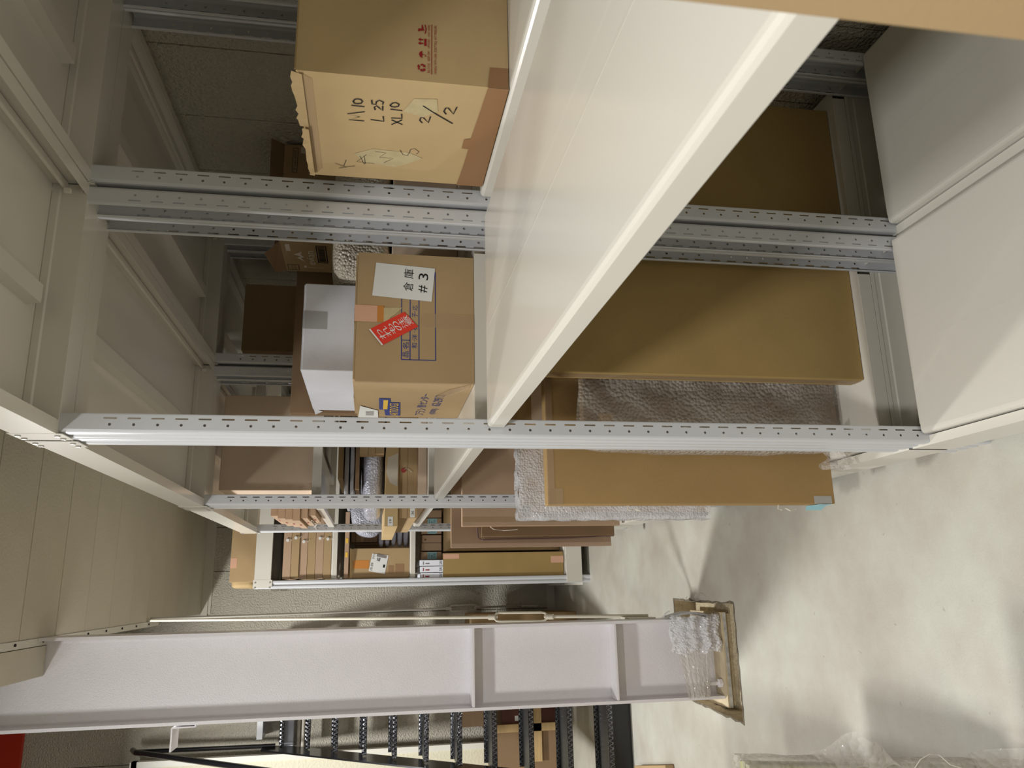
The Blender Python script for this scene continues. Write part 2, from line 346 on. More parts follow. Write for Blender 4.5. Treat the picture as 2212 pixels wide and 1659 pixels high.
def gusset(mb):
    mb.strip([(0, -.11), (0, .0)], .002, 'x', 0, .04)
def rack(label, loc, L, D, H, levels, rotz=0.0, lip=.04, top=.09, PW=PW):
    r = thing('steel_shelving_unit', label, 'shelving', loc, 'steel storage racks'); r.rotation_euler = (0, 0, rotz)
    for y in (0, L-PW):
        local('post', ('post', H, 0), post_mesh(H, False, PW), POST, r, (0, y, 0))
        local('post', ('post', H, 1), post_mesh(H, True, PW), POST, r, (D, y, 0))
    for yy, out in ((PW, -1), (L-PW, 1)):
        cb = local('cross_beam', ('cbt', D, out, top), beam_x(D, 0, top, out), STEEL, r, (0, yy - out*.0016, H-top))
        local('cross_beam', ('cbb', D, out), beam_x(D, 0, .11, out), STEEL, r, (0, yy - out*.0016, .062))
        for xx in (.018, D-.018):
            local('bolt', ('bolt', out), lambda mb: mb.tube([(0, 0, 0), (0, -.0035*out, 0)], .0055, 6), STEEL, cb, (xx, -.0015*out, .014))
            local('bolt', ('bolt', out), lambda mb: mb.tube([(0, 0, 0), (0, -.0035*out, 0)], .0055, 6), STEEL, cb, (xx, -.0015*out, top-.014))
    for xx, inn in ((-.003, 1), (D+.003, -1)):
        fb = local('side_beam', ('sbt', L, inn, top), beam_y(L-.012, 0, top, inn), STEEL, r, (xx, .006, H-top))
        local('side_beam', ('sbb', L, inn), beam_y(L-.012, 0, .118, inn), STEEL, r, (xx, .006, .066))
        for yy in (.006, L-.006-PW):
            gp = local('end_plate', ('gp', inn, PW), lambda mb, inn=inn: mb.prism([(.004, -.012), (PW-.004, -.012), (PW, 0), (PW, top+.008), (0, top+.008), (0, 0)], 'x', -.0018*inn, .0002*inn), STEEL, r, (xx, yy, H-top))
            for zz in (.004, top-.006):
                local('bolt', ('boltx', inn), lambda mb, inn=inn: mb.tube([(-.001*inn, 0, 0), (-.005*inn, 0, 0)], .006, 6), BOLT, gp, (0, .022, zz)); local('bolt', ('boltx', inn), lambda mb, inn=inn: mb.tube([(-.001*inn, 0, 0), (-.005*inn, 0, 0)], .006, 6), BOLT, gp, (0, .056, zz))
    for z in levels:
        Ls = L-2*PW-.006
        sh = local('shelf', ('shelf', D, Ls, lip), shelf_mesh(D, Ls, lip), STEEL, r, (0, PW+.003, z))
        local('stiffener', ('stf', Ls), lambda mb: mb.strip([(-.034, -.001), (-.022, -.001), (-.019, -.03), (.019, -.03), (.022, -.001), (.034, -.001)], .0012, 'y', .03, Ls-.03), STEEL, sh, (D/2, 0, 0))
    Ls = L-2*PW-.006
    ts = local('top_panel', ('tp', D, Ls), lambda mb: mb.box(.004, D-.004, 0, Ls, -.0015, 0).strip([(.004, -.001), (.004, -.035), (.018, -.035), (.018, -.028)], .0012, 'y', .004, Ls-.004).strip([(D-.004, -.001), (D-.004, -.035), (D-.018, -.035), (D-.018, -.028)], .0012, 'y', .004, Ls-.004), STEEL, r, (0, PW+.003, H-.012))
    local('stiffener', ('stf2', Ls), lambda mb: mb.strip([(-.034, -.001), (-.024, -.001), (-.021, -.032), (.021, -.032), (.024, -.001), (.034, -.001)], .0012, 'y', .05, Ls-.05), STEEL, ts, (D/2, 0, 0))
    for xx in (.03, D-.03):
        for yy in (.02, Ls-.02):
            local('corner_nut', 'nut', lambda mb: mb.box(-.005, .005, -.005, .005, -.014, 0), STRING, ts, (xx, yy, -.036))
    return r
UL, DD, HH = 1.556, .598, 2.415
FX, BX = -.02, .589
rack('ivory steel rack nearest the camera, its big empty middle shelf in front', (FX, -1.878, 0), UL+.4, DD, HH, (1.376, .212))
rack('second ivory rack along the aisle, holding the carton with the red sticker', (FX, .082, 0), UL, DD, HH, (1.383, .212))
rack('last ivory rack along the aisle, with a large pale carton high on its extra shelf', (FX, 1.642, 0), UL, DD, HH, (1.91, 1.395, .212))
rack('rear ivory rack by the side wall carrying the handwritten carton', (BX, -1.878, 0), UL+.4, DD, HH, (1.387, .212))
rack('rear ivory rack behind the second aisle rack, holding the water carton', (BX, .082, 0), UL, DD, HH, (1.387, .212))
rack('dark rear rack in the far corner against the side wall', (BX, 1.642, 0), UL, DD, HH, (1.91, 1.395, .212))
rack('ivory rack standing crosswise at the end of the aisle, stacked with flat cartons', (1.206, 4.08, 0), UL, .6, 2.455, (1.93, 1.365, .2), rotz=pi/2, top=.11, PW=.058)
rack('dark rear rack hidden behind the end rack against the far wall', (1.206, 4.70, 0), UL, .6, 2.455, (1.93, 1.365, .2), rotz=pi/2, top=.11, PW=.058)
# ================================================================ CARTONS
def carton(label, x0, x1, y0, y1, z0, z1, m=None, name='cardboard_box', cat='box', group=None, bevel=.003, bulge=0.0, tilt=None, seam=None):
    """cardboard carton; tilt=(axis point, angle about y) ; seam draws the flap joint on one face"""
    mb = MB(); nx, ny, nz = 6, 6, 6
    if bulge:
        cx, cy, cz = (x0+x1)/2, (y0+y1)/2, (z0+z1)/2; hx, hy, hz = (x1-x0)/2, (y1-y0)/2, (z1-z0)/2
        def sph(u): return cos(u*pi/2)
        for face in range(6):
            ax = face//2; sg = 1 if face % 2 else -1
            def fn(a, b, ax=ax, sg=sg):
                a = a*2-1; b = b*2-1; h = [hx, hy, hz]; p = [0, 0, 0]; o1, o2 = [i for i in range(3) if i != ax]
                p[ax] = sg*(h[ax] + bulge*cos(a*pi/2)*cos(b*pi/2)); p[o1] = a*h[o1]; p[o2] = b*h[o2]
                return (cx+p[0], cy+p[1], cz+p[2])
            mb.grid(fn, 6, 6)
    else: mb.box(x0, x1, y0, y1, z0, z1)
    base_ = ((x0+x1)/2, (y0+y1)/2, z0)
    o = obj(name, mb, m or KR, None, base_, bevel=0 if bulge else bevel, smooth=bool(bulge)); tag(o, label, cat, group)
    if bulge:
        bm = bmesh.new(); bm.from_mesh(o.data); bmesh.ops.remove_doubles(bm, verts=bm.verts, dist=1e-5)
        for e in bm.edges: e.smooth = e.calc_face_angle(0) < .6
        bmesh.ops.recalc_face_normals(bm, faces=bm.faces); bm.to_mesh(o.data); bm.free()
    if tilt is not None: o.rotation_euler = tilt
    return o
def part(name, mb, m, parent, label=None, **k): return obj(name, mb, m, parent, label=label, **k)
E_ = .0012
# --- handwritten carton on the rear shelf of the near bay
b = carton('big tan carton with black handwritten sizes on its side', .575, 1.06, -.511, -.128, 1.399, 1.803, KL, bulge=.001)
INK=[[(-0.3648, 1.6794), (-0.3646, 1.7098), (-0.3779, 1.6873), (-0.3851, 1.7121), (-0.3973, 1.6779)], [(-0.4159, 1.7025), (-0.4146, 1.6782)], [(-0.43, 1.6994), (-0.4368, 1.6958), (-0.4391, 1.6906), (-0.438, 1.6844), (-0.4319, 1.6811), (-0.4252, 1.6839), (-0.4227, 1.6908), (-0.4241, 1.6972), (-0.43, 1.6994)], [(-0.3715, 1.6646), (-0.3694, 1.6382), (-0.3864, 1.6399)], [(-0.4078, 1.6561), (-0.4163, 1.658), (-0.421, 1.6534), (-0.4149, 1.6482), (-0.4067, 1.6411), (-0.4219, 1.6413)], [(-0.4384, 1.6632), (-0.426, 1.6622), (-0.4255, 1.6546), (-0.4351, 1.654), (-0.4406, 1.6478), (-0.4355, 1.6401), (-0.4282, 1.6414)], [(-0.3602, 1.6216), (-0.3793, 1.6014)], [(-0.3764, 1.622), (-0.3633, 1.6004)], [(-0.3834, 1.6227), (-0.3852, 1.6014), (-0.4, 1.6027)], [(-0.4139, 1.6248), (-0.4122, 1.6027)], [(-0.4272, 1.6266), (-0.4349, 1.6223), (-0.4375, 1.6154), (-0.4329, 1.609), (-0.4256, 1.6104), (-0.4222, 1.6173), (-0.4229, 1.6237), (-0.4272, 1.6266)], [(-0.3751, 1.5596), (-0.3837, 1.565), (-0.3932, 1.5631), (-0.3932, 1.5574), (-0.377, 1.5466), (-0.3993, 1.544)], [(-0.4344, 1.5605), (-0.4075, 1.53), (-0.3815, 1.4968)], [(-0.4128, 1.5131), (-0.4215, 1.5182), (-0.4337, 1.5155), (-0.4344, 1.5104), (-0.415, 1.4982), (-0.4392, 1.4937)]]
PEN=[[(-0.1673, 1.7368), (-0.1817, 1.7008)], [(-0.1873, 1.7449), (-0.1732, 1.7203)], [(-0.205, 1.7199), (-0.1787, 1.7259)], [(-0.1991, 1.6572), (-0.2012, 1.6965), (-0.2342, 1.6749)], [(-0.2268, 1.6889), (-0.1924, 1.6791)], [(-0.2257, 1.6793), (-0.1958, 1.677)], [(-0.2497, 1.6549), (-0.2481, 1.6312), (-0.2274, 1.6454), (-0.2267, 1.6149), (-0.2063, 1.6347)], [(-0.2635, 1.6012), (-0.2465, 1.5942), (-0.242, 1.5843), (-0.2543, 1.5807), (-0.2691, 1.5783), (-0.2742, 1.5696), (-0.2621, 1.5593), (-0.2516, 1.5645)]]

mb = MB()
for s in INK: ribbon(mb, [(.5732, y, z) for y, z in s], 0.0030, (-1, 0, 0))
part('marker_writing', mb, INKM, b, stuff=True)
mb = MB()
for s in PEN: ribbon(mb, [(.5732, y, z) for y, z in s], .0014, (-1, 0, 0))
part('pen_writing', mb, PENM, b)
mb = MB(); t = MB()
xx = .5738
mb.add([(xx-.0004, -.512, 1.399), (xx-.0004, -.512, 1.44), (xx-.0004, -.40, 1.447), (xx-.0007, -.33, 1.452), (xx-.0007, -.325, 1.466), (xx-.0007, -.29, 1.467), (xx-.0007, -.288, 1.452), (xx-.0005, -.22, 1.455), (xx-.0004, -.15, 1.46), (xx-.0004, -.127, 1.462), (xx-.0004, -.127, 1.399)], [tuple(range(11))])
mb.add([(.574, -.5126, 1.40), (.62, -.5126, 1.40), (.619, -.5126, 1.436), (.574, -.5126, 1.441)], [(0, 1, 2, 3)])
part('bottom_tape', mb, TAPE, b)
mb = MB(); mb.add([(.5733, -.51, 1.80), (.5733, -.49, 1.775), (.5733, -.16, 1.775), (.5733, -.13, 1.795), (.5733, -.13, 1.80)], [(0, 1, 2, 3, 4)]); part('top_tape', mb, CTAPE, b)
mb = MB()   # ragged open top flaps
for (ya, yb, zt, off) in ((-.505, -.33, 1.812, -.004), (-.33, -.14, 1.806, -.010)):
    n_ = 12; mb.add([(.575+off, ya+(yb-ya)*i/n_, 1.792) for i in range(n_+1)] + [(.578+off+random.uniform(-.004, .004), ya+(yb-ya)*i/n_, zt+random.uniform(-.004, .004)) for i in range(n_+1)], [(i, i+1, n_+2+i, n_+1+i) for i in range(n_)])
mb.box(.58, 1.05, -.508, -.32, 1.8005, 1.806).box(.58, 1.05, -.31, -.131, 1.801, 1.8065)
part('flap', mb, KL, b)
mb = MB(); mb.add([(.5736, -.205, 1.55+.035), (.5736, -.19, 1.61), (.5736, -.2, 1.68), (.5736, -.235, 1.70), (.5736, -.26, 1.66), (.5736, -.255, 1.58), (.5736, -.235, 1.55)], [tuple(range(7))])
part('torn_patch', mb, mat('torn_pale_card', (192, 176, 134), .9, var=.1, vscale=40), b); mb = MB(); mb.add([(.5736, -.42, 1.53), (.5736, -.46, 1.535), (.5736, -.455, 1.58), (.5736, -.41, 1.60), (.5736, -.395, 1.56)], [tuple(range(5))]); part('torn_patch', mb, mat('torn_pale_card', (204, 182, 134), .9, var=.1, vscale=40), b)
# printed handling symbols on the face towards the camera, plane y = -.5122
def pz(px_, py_):   # picture pixel of the print block -> point on the carton face
    u = (160-py_)/105.; v = (px_-903)/40.
    return (.5925+.1105*u, -.5127 if .6 < .5925+.1105*u < .75 else -.5126, 1.5775-.0365*v)
mb = MB()
def poly(pts): mb.add([pz(880+p[0]*.0904, 30+p[1]*.0904) for p in pts], [tuple(range(len(pts)))])
poly([(265, 655), (325, 615), (325, 640), (390, 640), (390, 672), (325, 672), (325, 695)]); poly([(265, 745), (325, 700), (325, 728), (390, 728), (390, 760), (325, 760), (325, 785)]); poly([(412, 628), (465, 628), (465, 800), (412, 800)])
poly([(268, 392), (345, 392), (350, 300), (375, 300), (408, 440), (345, 440), (265, 468)]); poly([(415, 290), (440, 290), (465, 390), (445, 505), (420, 505), (440, 390)])
poly([(290, 1005), (310, 950), (372, 918), (366, 960), (378, 1000), (366, 1045), (376, 1098), (315, 1060)]); poly([(370, 1000), (430, 1003), (458, 1025), (455, 1050), (425, 1052), (428, 1040), (445, 1035), (425, 1013), (370, 1010)])
poly([(325, 1240), (385, 1222), (405, 1245), (345, 1280)]); poly([(395, 1250), (430, 1240), (452, 1300), (385, 1300)]); poly([(395, 1330), (445, 1330), (440, 1385), (380, 1410)]); poly([(330, 1350), (375, 1345), (370, 1412), (325, 1395)]); poly([(255, 1290), (280, 1240), (320, 1300), (285, 1345)]); poly([(262, 1345), (300, 1320), (318, 1365), (290, 1370)])
poly([(580, 268), (595, 268), (595, 1455), (580, 1455)])
yf = -.5127
for body, xa, xb in (('RECYCLE', .5935, .6150), ('KEEP DRY', .6205, .6435), ('UPWARD', .6490, .6700), ("DON'T TRAMPLE", .6755, .7020)):
    text_on(mb, body, (xa, yf, 1.5535), (xb-xa, 0, 0), (0, 0, .0045))
text_on(mb, "HANDLE WITH CARE. DON'T FALL NOT PRESSURE.", (.5925, yf, 1.5405), (.1100, 0, 0), (0, 0, .0048))
part('red_symbols', mb, RED, b)
b.scale = (1.045,)*3; b.location = (.8707, -.2522, 1.3881)  # whole carton with its print scaled up about the camera position
# --- carton with paper and sticker
c = carton('tan carton with a white paper and a red sticker on the middle shelf', .122, .457, .035, .445, 1.4005, 1.692, KR, bulge=.001)
yf = .0325
mb = MB().add([(.3315, yf, 1.5075), (.4215, yf, 1.4995), (.4305, yf, 1.6475), (.3415, yf, 1.6555)], [(0, 1, 2, 3)]); pp = part('paper_note', mb, PAPER, c)
def on_paper(u, v): return Vector((.3315, yf-.0006, 1.5075)) + Vector((.09, 0, -.008))*u + Vector((.0095, 0, .148))*v
mb = MB()
for body, u0, u1, v0, v1 in (('倉', .25, .50, .335, .505), ('庫', .62, .90, .35, .515), ('#', .24, .46, .095, .245), ('3', .62, .82, .10, .265)):
    text_on(mb, body, on_paper(u0, v0), on_paper(u1, v0)-on_paper(u0, v0), on_paper(u0, v1)-on_paper(u0, v0))
part('printed_words', mb, INKM, pp)
mb = MB(); yy = yf+.001
def bar(x0, z0, x1, z1, w_=.0022):
    if abs(x0-x1) < abs(z0-z1): mb.add([(x0-w_/2, yy, z0), (x0+w_/2, yy, z0), (x1+w_/2, yy, z1), (x1-w_/2, yy, z1)], [(0, 1, 2, 3)])
    else: mb.add([(x0, yy, z0-w_/2), (x1, yy, z1-w_/2), (x1, yy, z1+w_/2), (x0, yy, z0+w_/2)], [(0, 1, 2, 3)])
xl, xr = .178, .412; zs = (1.581, 1.560, 1.538, 1.497)
for z in zs: bar(xl, z, xr, z+.002)
bar(xl, zs[0], xl, zs[3]); bar(xr, zs[0]+.002, xr, zs[3]+.002); bar(.228, zs[0], .228, zs[1])
text_on(mb, '品', (.184, yy, 1.5635), (.015, 0, 0), (0, 0, .0145)); text_on(mb, '名', (.205, yy, 1.5637), (.017, 0, 0), (0, 0, .0145))
for ch, xa in (('和', .208), ('・', .226), ('洋', .230), ('・', .249), ('石', .254), ('子', .288), ('・', .302), ('応', .307)):
    if ch == '・': text_on(mb, ch, (xa, yy, 1.5485), (.0022, 0, 0), (0, 0, .0022))
    else: text_on(mb, ch, (xa, yy, 1.5425), (.0135, 0, 0), (0, 0, .0135))
part('blue_print', mb, BLUE, c)
P0 = Vector((.2115, yf-.001, 1.6275)); ur = Vector((.0995-.047, 0, -.0875)); 
# sticker corners: (.252,1.66) (.300,1.572) (.262,1.540) (.212,1.630)
A_, B_, C_, D2 = Vector((.212, yf-.001, 1.629)), Vector((.252, yf-.001, 1.661)), Vector((.302, yf-.001, 1.575)), Vector((.264, yf-.001, 1.541))
mb = MB(); mb.add([D2, C_.lerp(D2, .25), C_.lerp(B_, .03), C_.lerp(B_, .14), B_, A_], [tuple(range(6))])
mb.add([v + Vector((0, .0008, 0)) for v in (D2, C_, B_, A_)], [(0, 1, 2, 3)])
st = part('red_sticker', mb, STICK, c)
mb = MB(); e1 = (B_-A_); e2 = (D2-A_)
def sp(u, v): return A_ + e1*u + e2*v + Vector((0, -.0006, 0))
mb.add([sp(0, 0), sp(1, 0), sp(1, .035), sp(0, .035)], [(0, 1, 2, 3)])
for i, ch in enumerate('われもの注意'):   # vertical line of script running along the sticker
    v0 = .09 + i*.148; hgt = .135 if i > 3 else .13
    text_on(mb, ch, sp(.22, v0+hgt), sp(.80, v0+hgt)-sp(.22, v0+hgt), sp(.22, v0)-sp(.22, v0+hgt))
part('sticker_words', mb, PAPER, st)
mb = MB(); mb.add([(.2725, yf, 1.697), (.3155, yf, 1.697), (.3155, yf, 1.642), (.2725, yf, 1.642)], [(0, 1, 2, 3)]).add([(.2725, yf+.004, 1.6975), (.3155, yf+.004, 1.6975), (.3155, yf+.06, 1.6985), (.2725, yf+.06, 1.6985)], [(0, 1, 2, 3)]); part('tape', mb, PTAPE, c, label='pinkish tape')
mb = MB().add([(.2725, yf, 1.642), (.3155, yf, 1.642), (.3155, yf, 1.626), (.2725, yf, 1.626)], [(0, 1, 2, 3)]); part('tape', mb, OTAPE, c, label='orange tape')
mb = MB().add([(.262, yf, 1.401), (.300, yf, 1.401), (.299, yf, 1.525), (.294, yf, 1.531), (.280, yf, 1.5335), (.268, yf, 1.530), (.263, yf, 1.524)], [tuple(range(7))]); part('tape', mb, CTAPE, c, label='clear tape strip')
mb = MB().add([(.2735, yf, 1.626), (.31, yf, 1.626), (.3125, yf, 1.58), (.295, yf, 1.597), (.285, yf, 1.61), (.276, yf, 1.612)], [tuple(range(6))]); part('torn_patch', mb, mat('torn_pale_card', (204, 182, 134), .9), c)
xx = .1200; mb = MB()
text_on(mb, 'フラン', (xx, .405, 1.503), (0, -.085, -.004), (0, 0, .026)); text_on(mb, '替センター', (xx, .305, 1.503), (0, -.155, -.004), (0, 0, .026))
text_on(mb, '(00)', (xx, .39, 1.468), (0, -.07, -.004), (0, 0, .022)); text_on(mb, '62-2972', (xx, .285, 1.466), (0, -.125, -.004), (0, 0, .024))
mb.add([(xx, .415, 1.570), (xx, .25, 1.575), (xx, .25, 1.600), (xx, .205, 1.602), (xx, .205, 1.632), (xx, .34, 1.630), (xx, .34, 1.616), (xx, .415, 1.612)], [tuple(range(8))])
part('blue_print', mb, BLUE, c)
mb = MB(); text_on(mb, 'I', (xx-.0008, .33, 1.608), (0, -.11, 0), (0, 0, .012)); text_on(mb, 'ARTIDOGS', (xx-.0008, .41, 1.576), (0, -.155, .003), (0, 0, .024)); part('yellow_print', mb, YEL, c)
mb = MB().add([(xx-.0004, .445, 1.69), (xx-.0004, .445, 1.632), (xx-.0004, .35, 1.634), (xx-.0004, .295, 1.682)], [(0, 1, 2, 3)]); dl = part('delivery_label', mb, PAPER, c)
mb = MB(); [mb.box(xx-.0012, xx-.001, .36+.012*i, .364+.012*i, 1.645, 1.668) for i in range(5)]; part('label_lines', mb, GREYP, dl)
mb = MB().add([(xx-.001, .04, 1.41), (xx-.001, .10, 1.46), (xx-.001, .18, 1.49), (xx-.001, .18, 1.465), (xx-.001, .08, 1.41)], [tuple(range(5))]); part('torn_patch', mb, CTAPE, c)
mb = MB(); mb.box(.128, .452, .04, .235, 1.6925, 1.697).box(.13, .45, .245, .44, 1.6925, 1.699); part('flap', mb, KR, c)
c.scale = (1.07,)*3; c.location = (.3354, .3838, 1.3840)  # carton enlarged and pushed back along the camera's line of sight, onto the shelf
# --- water carton
wv = carton('open-topped brown water carton on bubble wrap behind the rack post', .845, 1.235, .845, 1.12, 1.805, 1.995, KR)
xx = .8438; mb = MB()
text_on(mb, 'evian', (xx, 1.045, 1.880), (0, -.125, 0), (0, 0, .028))
mb.add([(xx, 1.02, 1.916), (xx, .985, 1.945), (xx, .97, 1.93), (xx, .955, 1.955), (xx, .925, 1.922), (xx, .955, 1.928), (xx, .975, 1.918), (xx, .985, 1.93)], [tuple(range(8))])
text_on(mb, 'natural mineral water', (xx, 1.02, 1.868), (0, -.095, 0), (0, 0, .006))
mb.box(xx-.0001, xx, .925, .865, 1.962, 1.978)
text_on(mb, 'evian', (xx, 1.068, 1.852), (0, .0, .055), (0, .012, 0)); mb.box(xx-.0001, xx, 1.055, 1.075, 1.915, 1.925)
part('white_print', mb, WPRINT, wv)
mb = MB()
for (a, b_, c1_, d_) in ((.868, .872, 1.835, 1.868), (1.02, 1.024, 1.835, 1.868), (.868, 1.024, 1.832, 1.836), (.868, 1.024, 1.866, 1.870)): mb.box(xx-.0003, xx, a, b_, c1_, d_)
yb = .880
while yb < 1.01:
    w_ = random.choice((.0015, .0025, .004)); mb.box(xx-.0003, xx, yb, yb+w_, 1.839, 1.863); yb += w_ + random.choice((.0015, .003, .004))
for (a, b_, c1_, d_) in ((1.05, 1.052, 1.945, 1.985), (1.1, 1.102, 1.945, 1.985), (1.05, 1.102, 1.944, 1.946), (1.05, 1.102, 1.984, 1.986), (1.05, 1.102, 1.97, 1.971), (1.05, 1.102, 1.957, 1.958)): mb.box(xx-.0003, xx, a, b_, c1_, d_)
part('black_print', mb, INKM, wv)
mb = MB().add([(.846, .846, 1.994), (1.234, .846, 1.994), (1.22, .79, 2.035), (.86, .80, 2.03)], [(0, 1, 2, 3)]).add([(.846, .848, 1.994), (.846, 1.118, 1.994), (.83, 1.10, 2.035), (.80, .86, 2.045)], [(0, 1, 2, 3)]).add([(.848, 1.119, 1.994), (1.23, 1.119, 1.994), (1.22, 1.14, 2.05), (.86, 1.14, 2.05)], [(0, 1, 2, 3)]); part('flap', mb, KD, wv)
mb = MB(); yf = .8438; text_on(mb, 'evian', (1.20, yf, 1.905), (-.075, 0, 0), (0, 0, -.014)); mb.box(1.20, 1.225, yf-.0002, yf, 1.92, 1.935); part('white_print', mb, WPRINT, wv)
mb = MB(); [mb.box(a, b_, yf-.0002, yf, c1_, d_) for a, b_, c1_, d_ in ((1.12, 1.22, 1.962, 1.9635), (1.12, 1.22, 1.945, 1.9465), (1.12, 1.1215, 1.945, 1.9635), (1.2185, 1.22, 1.945, 1.9635))]; text_on(mb, 'A code: 60737', (1.13, yf, 1.951), (.08, 0, 0), (0, 0, .007)); part('black_print', mb, INKM, wv)
# --- lumpy wrapped parcels
def blob(name, label, cat, x0, x1, y0, y1, z0, z1, m, amp=.01, sq=5, seed=0, nu=40, nv=24, group=None, parent=None, ridges=0, rad=.02):
    rnd = random.Random(seed); ph = [(rnd.uniform(0, 6), rnd.uniform(0, 6), rnd.uniform(12, 40), rnd.uniform(12, 40), rnd.uniform(12, 40)) for _ in range(7)]
    cx, cy, cz = (x0+x1)/2, (y0+y1)/2, (z0+z1)/2; hx, hy, hz = (x1-x0)/2, (y1-y0)/2, (z1-z0)/2
    def fn(u, v):
        th = u*2*pi; phv = (v-.5)*pi
        d = Vector((cos(phv)*cos(th), cos(phv)*sin(th), sin(phv)))
        k = (abs(d.x)**sq + abs(d.y)**sq + abs(d.z)**sq)**(-1/sq); p = Vector((d.x*k*hx, d.y*k*hy, d.z*k*hz))
        n_ = sum(sin(a*p.x+q[0])*sin(b_*p.z+q[1])*cos(c_*p.y) for q in ph for a, b_, c_ in [(q[2], q[3], q[4])])/7
        if ridges: n_ += .8*sin(ridges*(p.x+p.z*.6))
        s_ = 1 + 0*n_; nn = Vector((p.x/hx, p.y/hy, p.z/hz)).normalized()
        p = p + nn*amp*n_*1.6
        return (cx+max(-hx-rad, min(hx+rad, p.x)), cy+p.y, max(z0+.0005, cz+p.z))
    mb = MB().grid(fn, nu, nv)
    if parent: return obj(name, mb, m, parent, smooth=True)
    o = obj(name, mb, m, None, (cx, cy, z0), smooth=True); return tag(o, label, cat, group)
blob('bubble_wrapped_parcel', 'cream bubble-wrapped parcel under the open water carton', 'parcel', .60, 1.20, .56, 1.19, 1.602, 1.795, FOAM, .008, 8, 3)
carton('pale low carton behind the red-sticker carton', .66, 1.16, .54, 1.2, 1.388, 1.600, KPALE)
# --- white carton, tall flat carton
wc = carton('white carton with clear tape beyond the red-sticker carton', .303, .595, .61, 1.18, 1.705, 1.873, WHITEC)
mb = MB().add([(.44, .6092, 1.8735), (.50, .6092, 1.8735), (.50, .6092, 1.80), (.44, .6092, 1.80)], [(0, 1, 2, 3)]).add([(.44, .6092, 1.8765), (.50, .6092, 1.8765), (.50, .70, 1.8765), (.44, .70, 1.8765)], [(0, 1, 2, 3)]); part('tape', mb, GTAPE, wc)
mb = MB().box(.306, .59, .613, .885, 1.8735, 1.876).box(.306, .59, .892, 1.176, 1.8735, 1.876).add([(.303, 1.16, 1.873), (.290, 1.20, 1.868), (.303, 1.20, 1.84)], [(0, 1, 2)]); part('flap', mb, WHITEC, wc)
carton('brown carton lying under the white one', .31, .592, .62, 1.18, 1.384, 1.704, KD)
carton('wide flat tan carton standing upright behind the white one', .295, .95, 1.205, 1.245, 1.388, 1.965, KD)
# --- far rack, extra shelf
carton('large pale carton high on the extra shelf of the last aisle rack', .068, .50, 1.78, 2.0-.02, 1.911, 2.312, KPALE)
carton('dark tan carton high in the far corner rack', .72, 1.05, 1.80, 2.2, 1.911, 2.262, KR)
for i in range(6):
    z = 1.911 + i*.0345; dx = random.uniform(-.012, .015)
    q = carton('flat tan carton, %s of the six with red marks' % ['lowest', 'second lowest', 'third from the bottom', 'third from the top', 'second from the top', 'topmost'][i], -.035+dx, .48, 2.02+dx, 2.50+random.uniform(-.02, .02), z, z+.033, KP, name='flat_carton', group='flat cartons on the extra shelf', bevel=.001)
    mb = MB().add([(-.0358+dx, 2.30, z+.012), (-.0358+dx, 2.24, z+.012), (-.0358+dx, 2.24, z+.02), (-.0358+dx, 2.30, z+.02)], [(0, 1, 2, 3)]); part('red_mark', mb, RED, q)
    if i in (1, 4): part('end_label', MB().add([(.02, 2.019+dx, z+.003), (.09, 2.019+dx, z+.003), (.09, 2.019+dx, z+.03), (.02, 2.019+dx, z+.03)], [(0, 1, 2, 3)]), PAPER, q)
tg = obj('string', MB().tube([(-.04+.01*sin(i*1.3), 2.15+.03*i, 1.925+.018*abs(sin(i*.9))) for i in range(14)], .0012, 5), STRING, None, (-.04, 2.15, 1.92)); tag(tg, 'loose white string hanging over the flat cartons on the extra shelf', 'string')
# --- far rack, middle shelf
z = 1.396
items = [(-.10, .50, 1.98, 2.95, .046, KR, 'flat tan carton at the bottom of the middle-shelf pile, poking out furthest'),]
def pile(lst, z):
    for (x0, x1, y0, y1, h, m, lab) in lst:
        q = carton(lab, x0, x1, y0, y1, z, z+h-.001, m, name='flat_carton', group='flat cartons on the middle shelf of the last rack', bevel=.001); yield q, z; z += h
L_ = list(pile([(.01, .56, 1.86, 2.9, .040, KPALE, 'pale flat carton at the bottom of the middle-shelf pile'), (-.045, .55, 1.92, 2.9, .046, KR, 'flat carton marked 36, second in the middle-shelf pile'),
                (-.045, .55, 1.92, 2.9, .044, KR, 'flat carton with a red button, third in the middle-shelf pile'), (-.085, .54, 1.90, 2.95, .062, KL, 'torn flat carton on top of the middle-shelf pile')], 1.396))
q, z1 = L_[2]; mb = MB().tube([(.18, 1.919, z1+.02), (.18, 1.914, z1+.02)], .011, 14); part('button', mb, mat('red_paper_button', (150, 50, 40), .6), q)
part('string', MB().tube([(.18, 1.915, z1+.02), (.19, 1.914, z1+.008), (.185, 1.914, z1-.004), (.17, 1.914, z1-.02)], .001, 5), STRING, q)
q, z1 = L_[1]; mb = MB(); mb.add([(-.043, 1.9185, z1+.01), (.0, 1.9185, z1+.01), (.0, 1.9185, z1+.032), (-.043, 1.9185, z1+.032)], [(0, 1, 2, 3)]); ll = part('end_label', mb, PAPER, q); mb = MB(); text_on(mb, '36', (-.03, 1.918, z1+.014), (.018, 0, 0), (0, 0, .013)); part('number', mb, INKM, ll)
q, z1 = L_[3]; mb = MB().add([(.10, 1.8985, z1+.004), (.26, 1.8985, z1+.002), (.24, 1.8985, z1+.05), (.17, 1.8985, z1+.058), (.12, 1.8985, z1+.04)], [tuple(range(5))]); part('torn_patch', mb, mat('torn_grey_card', (196, 186, 170), .9), q)
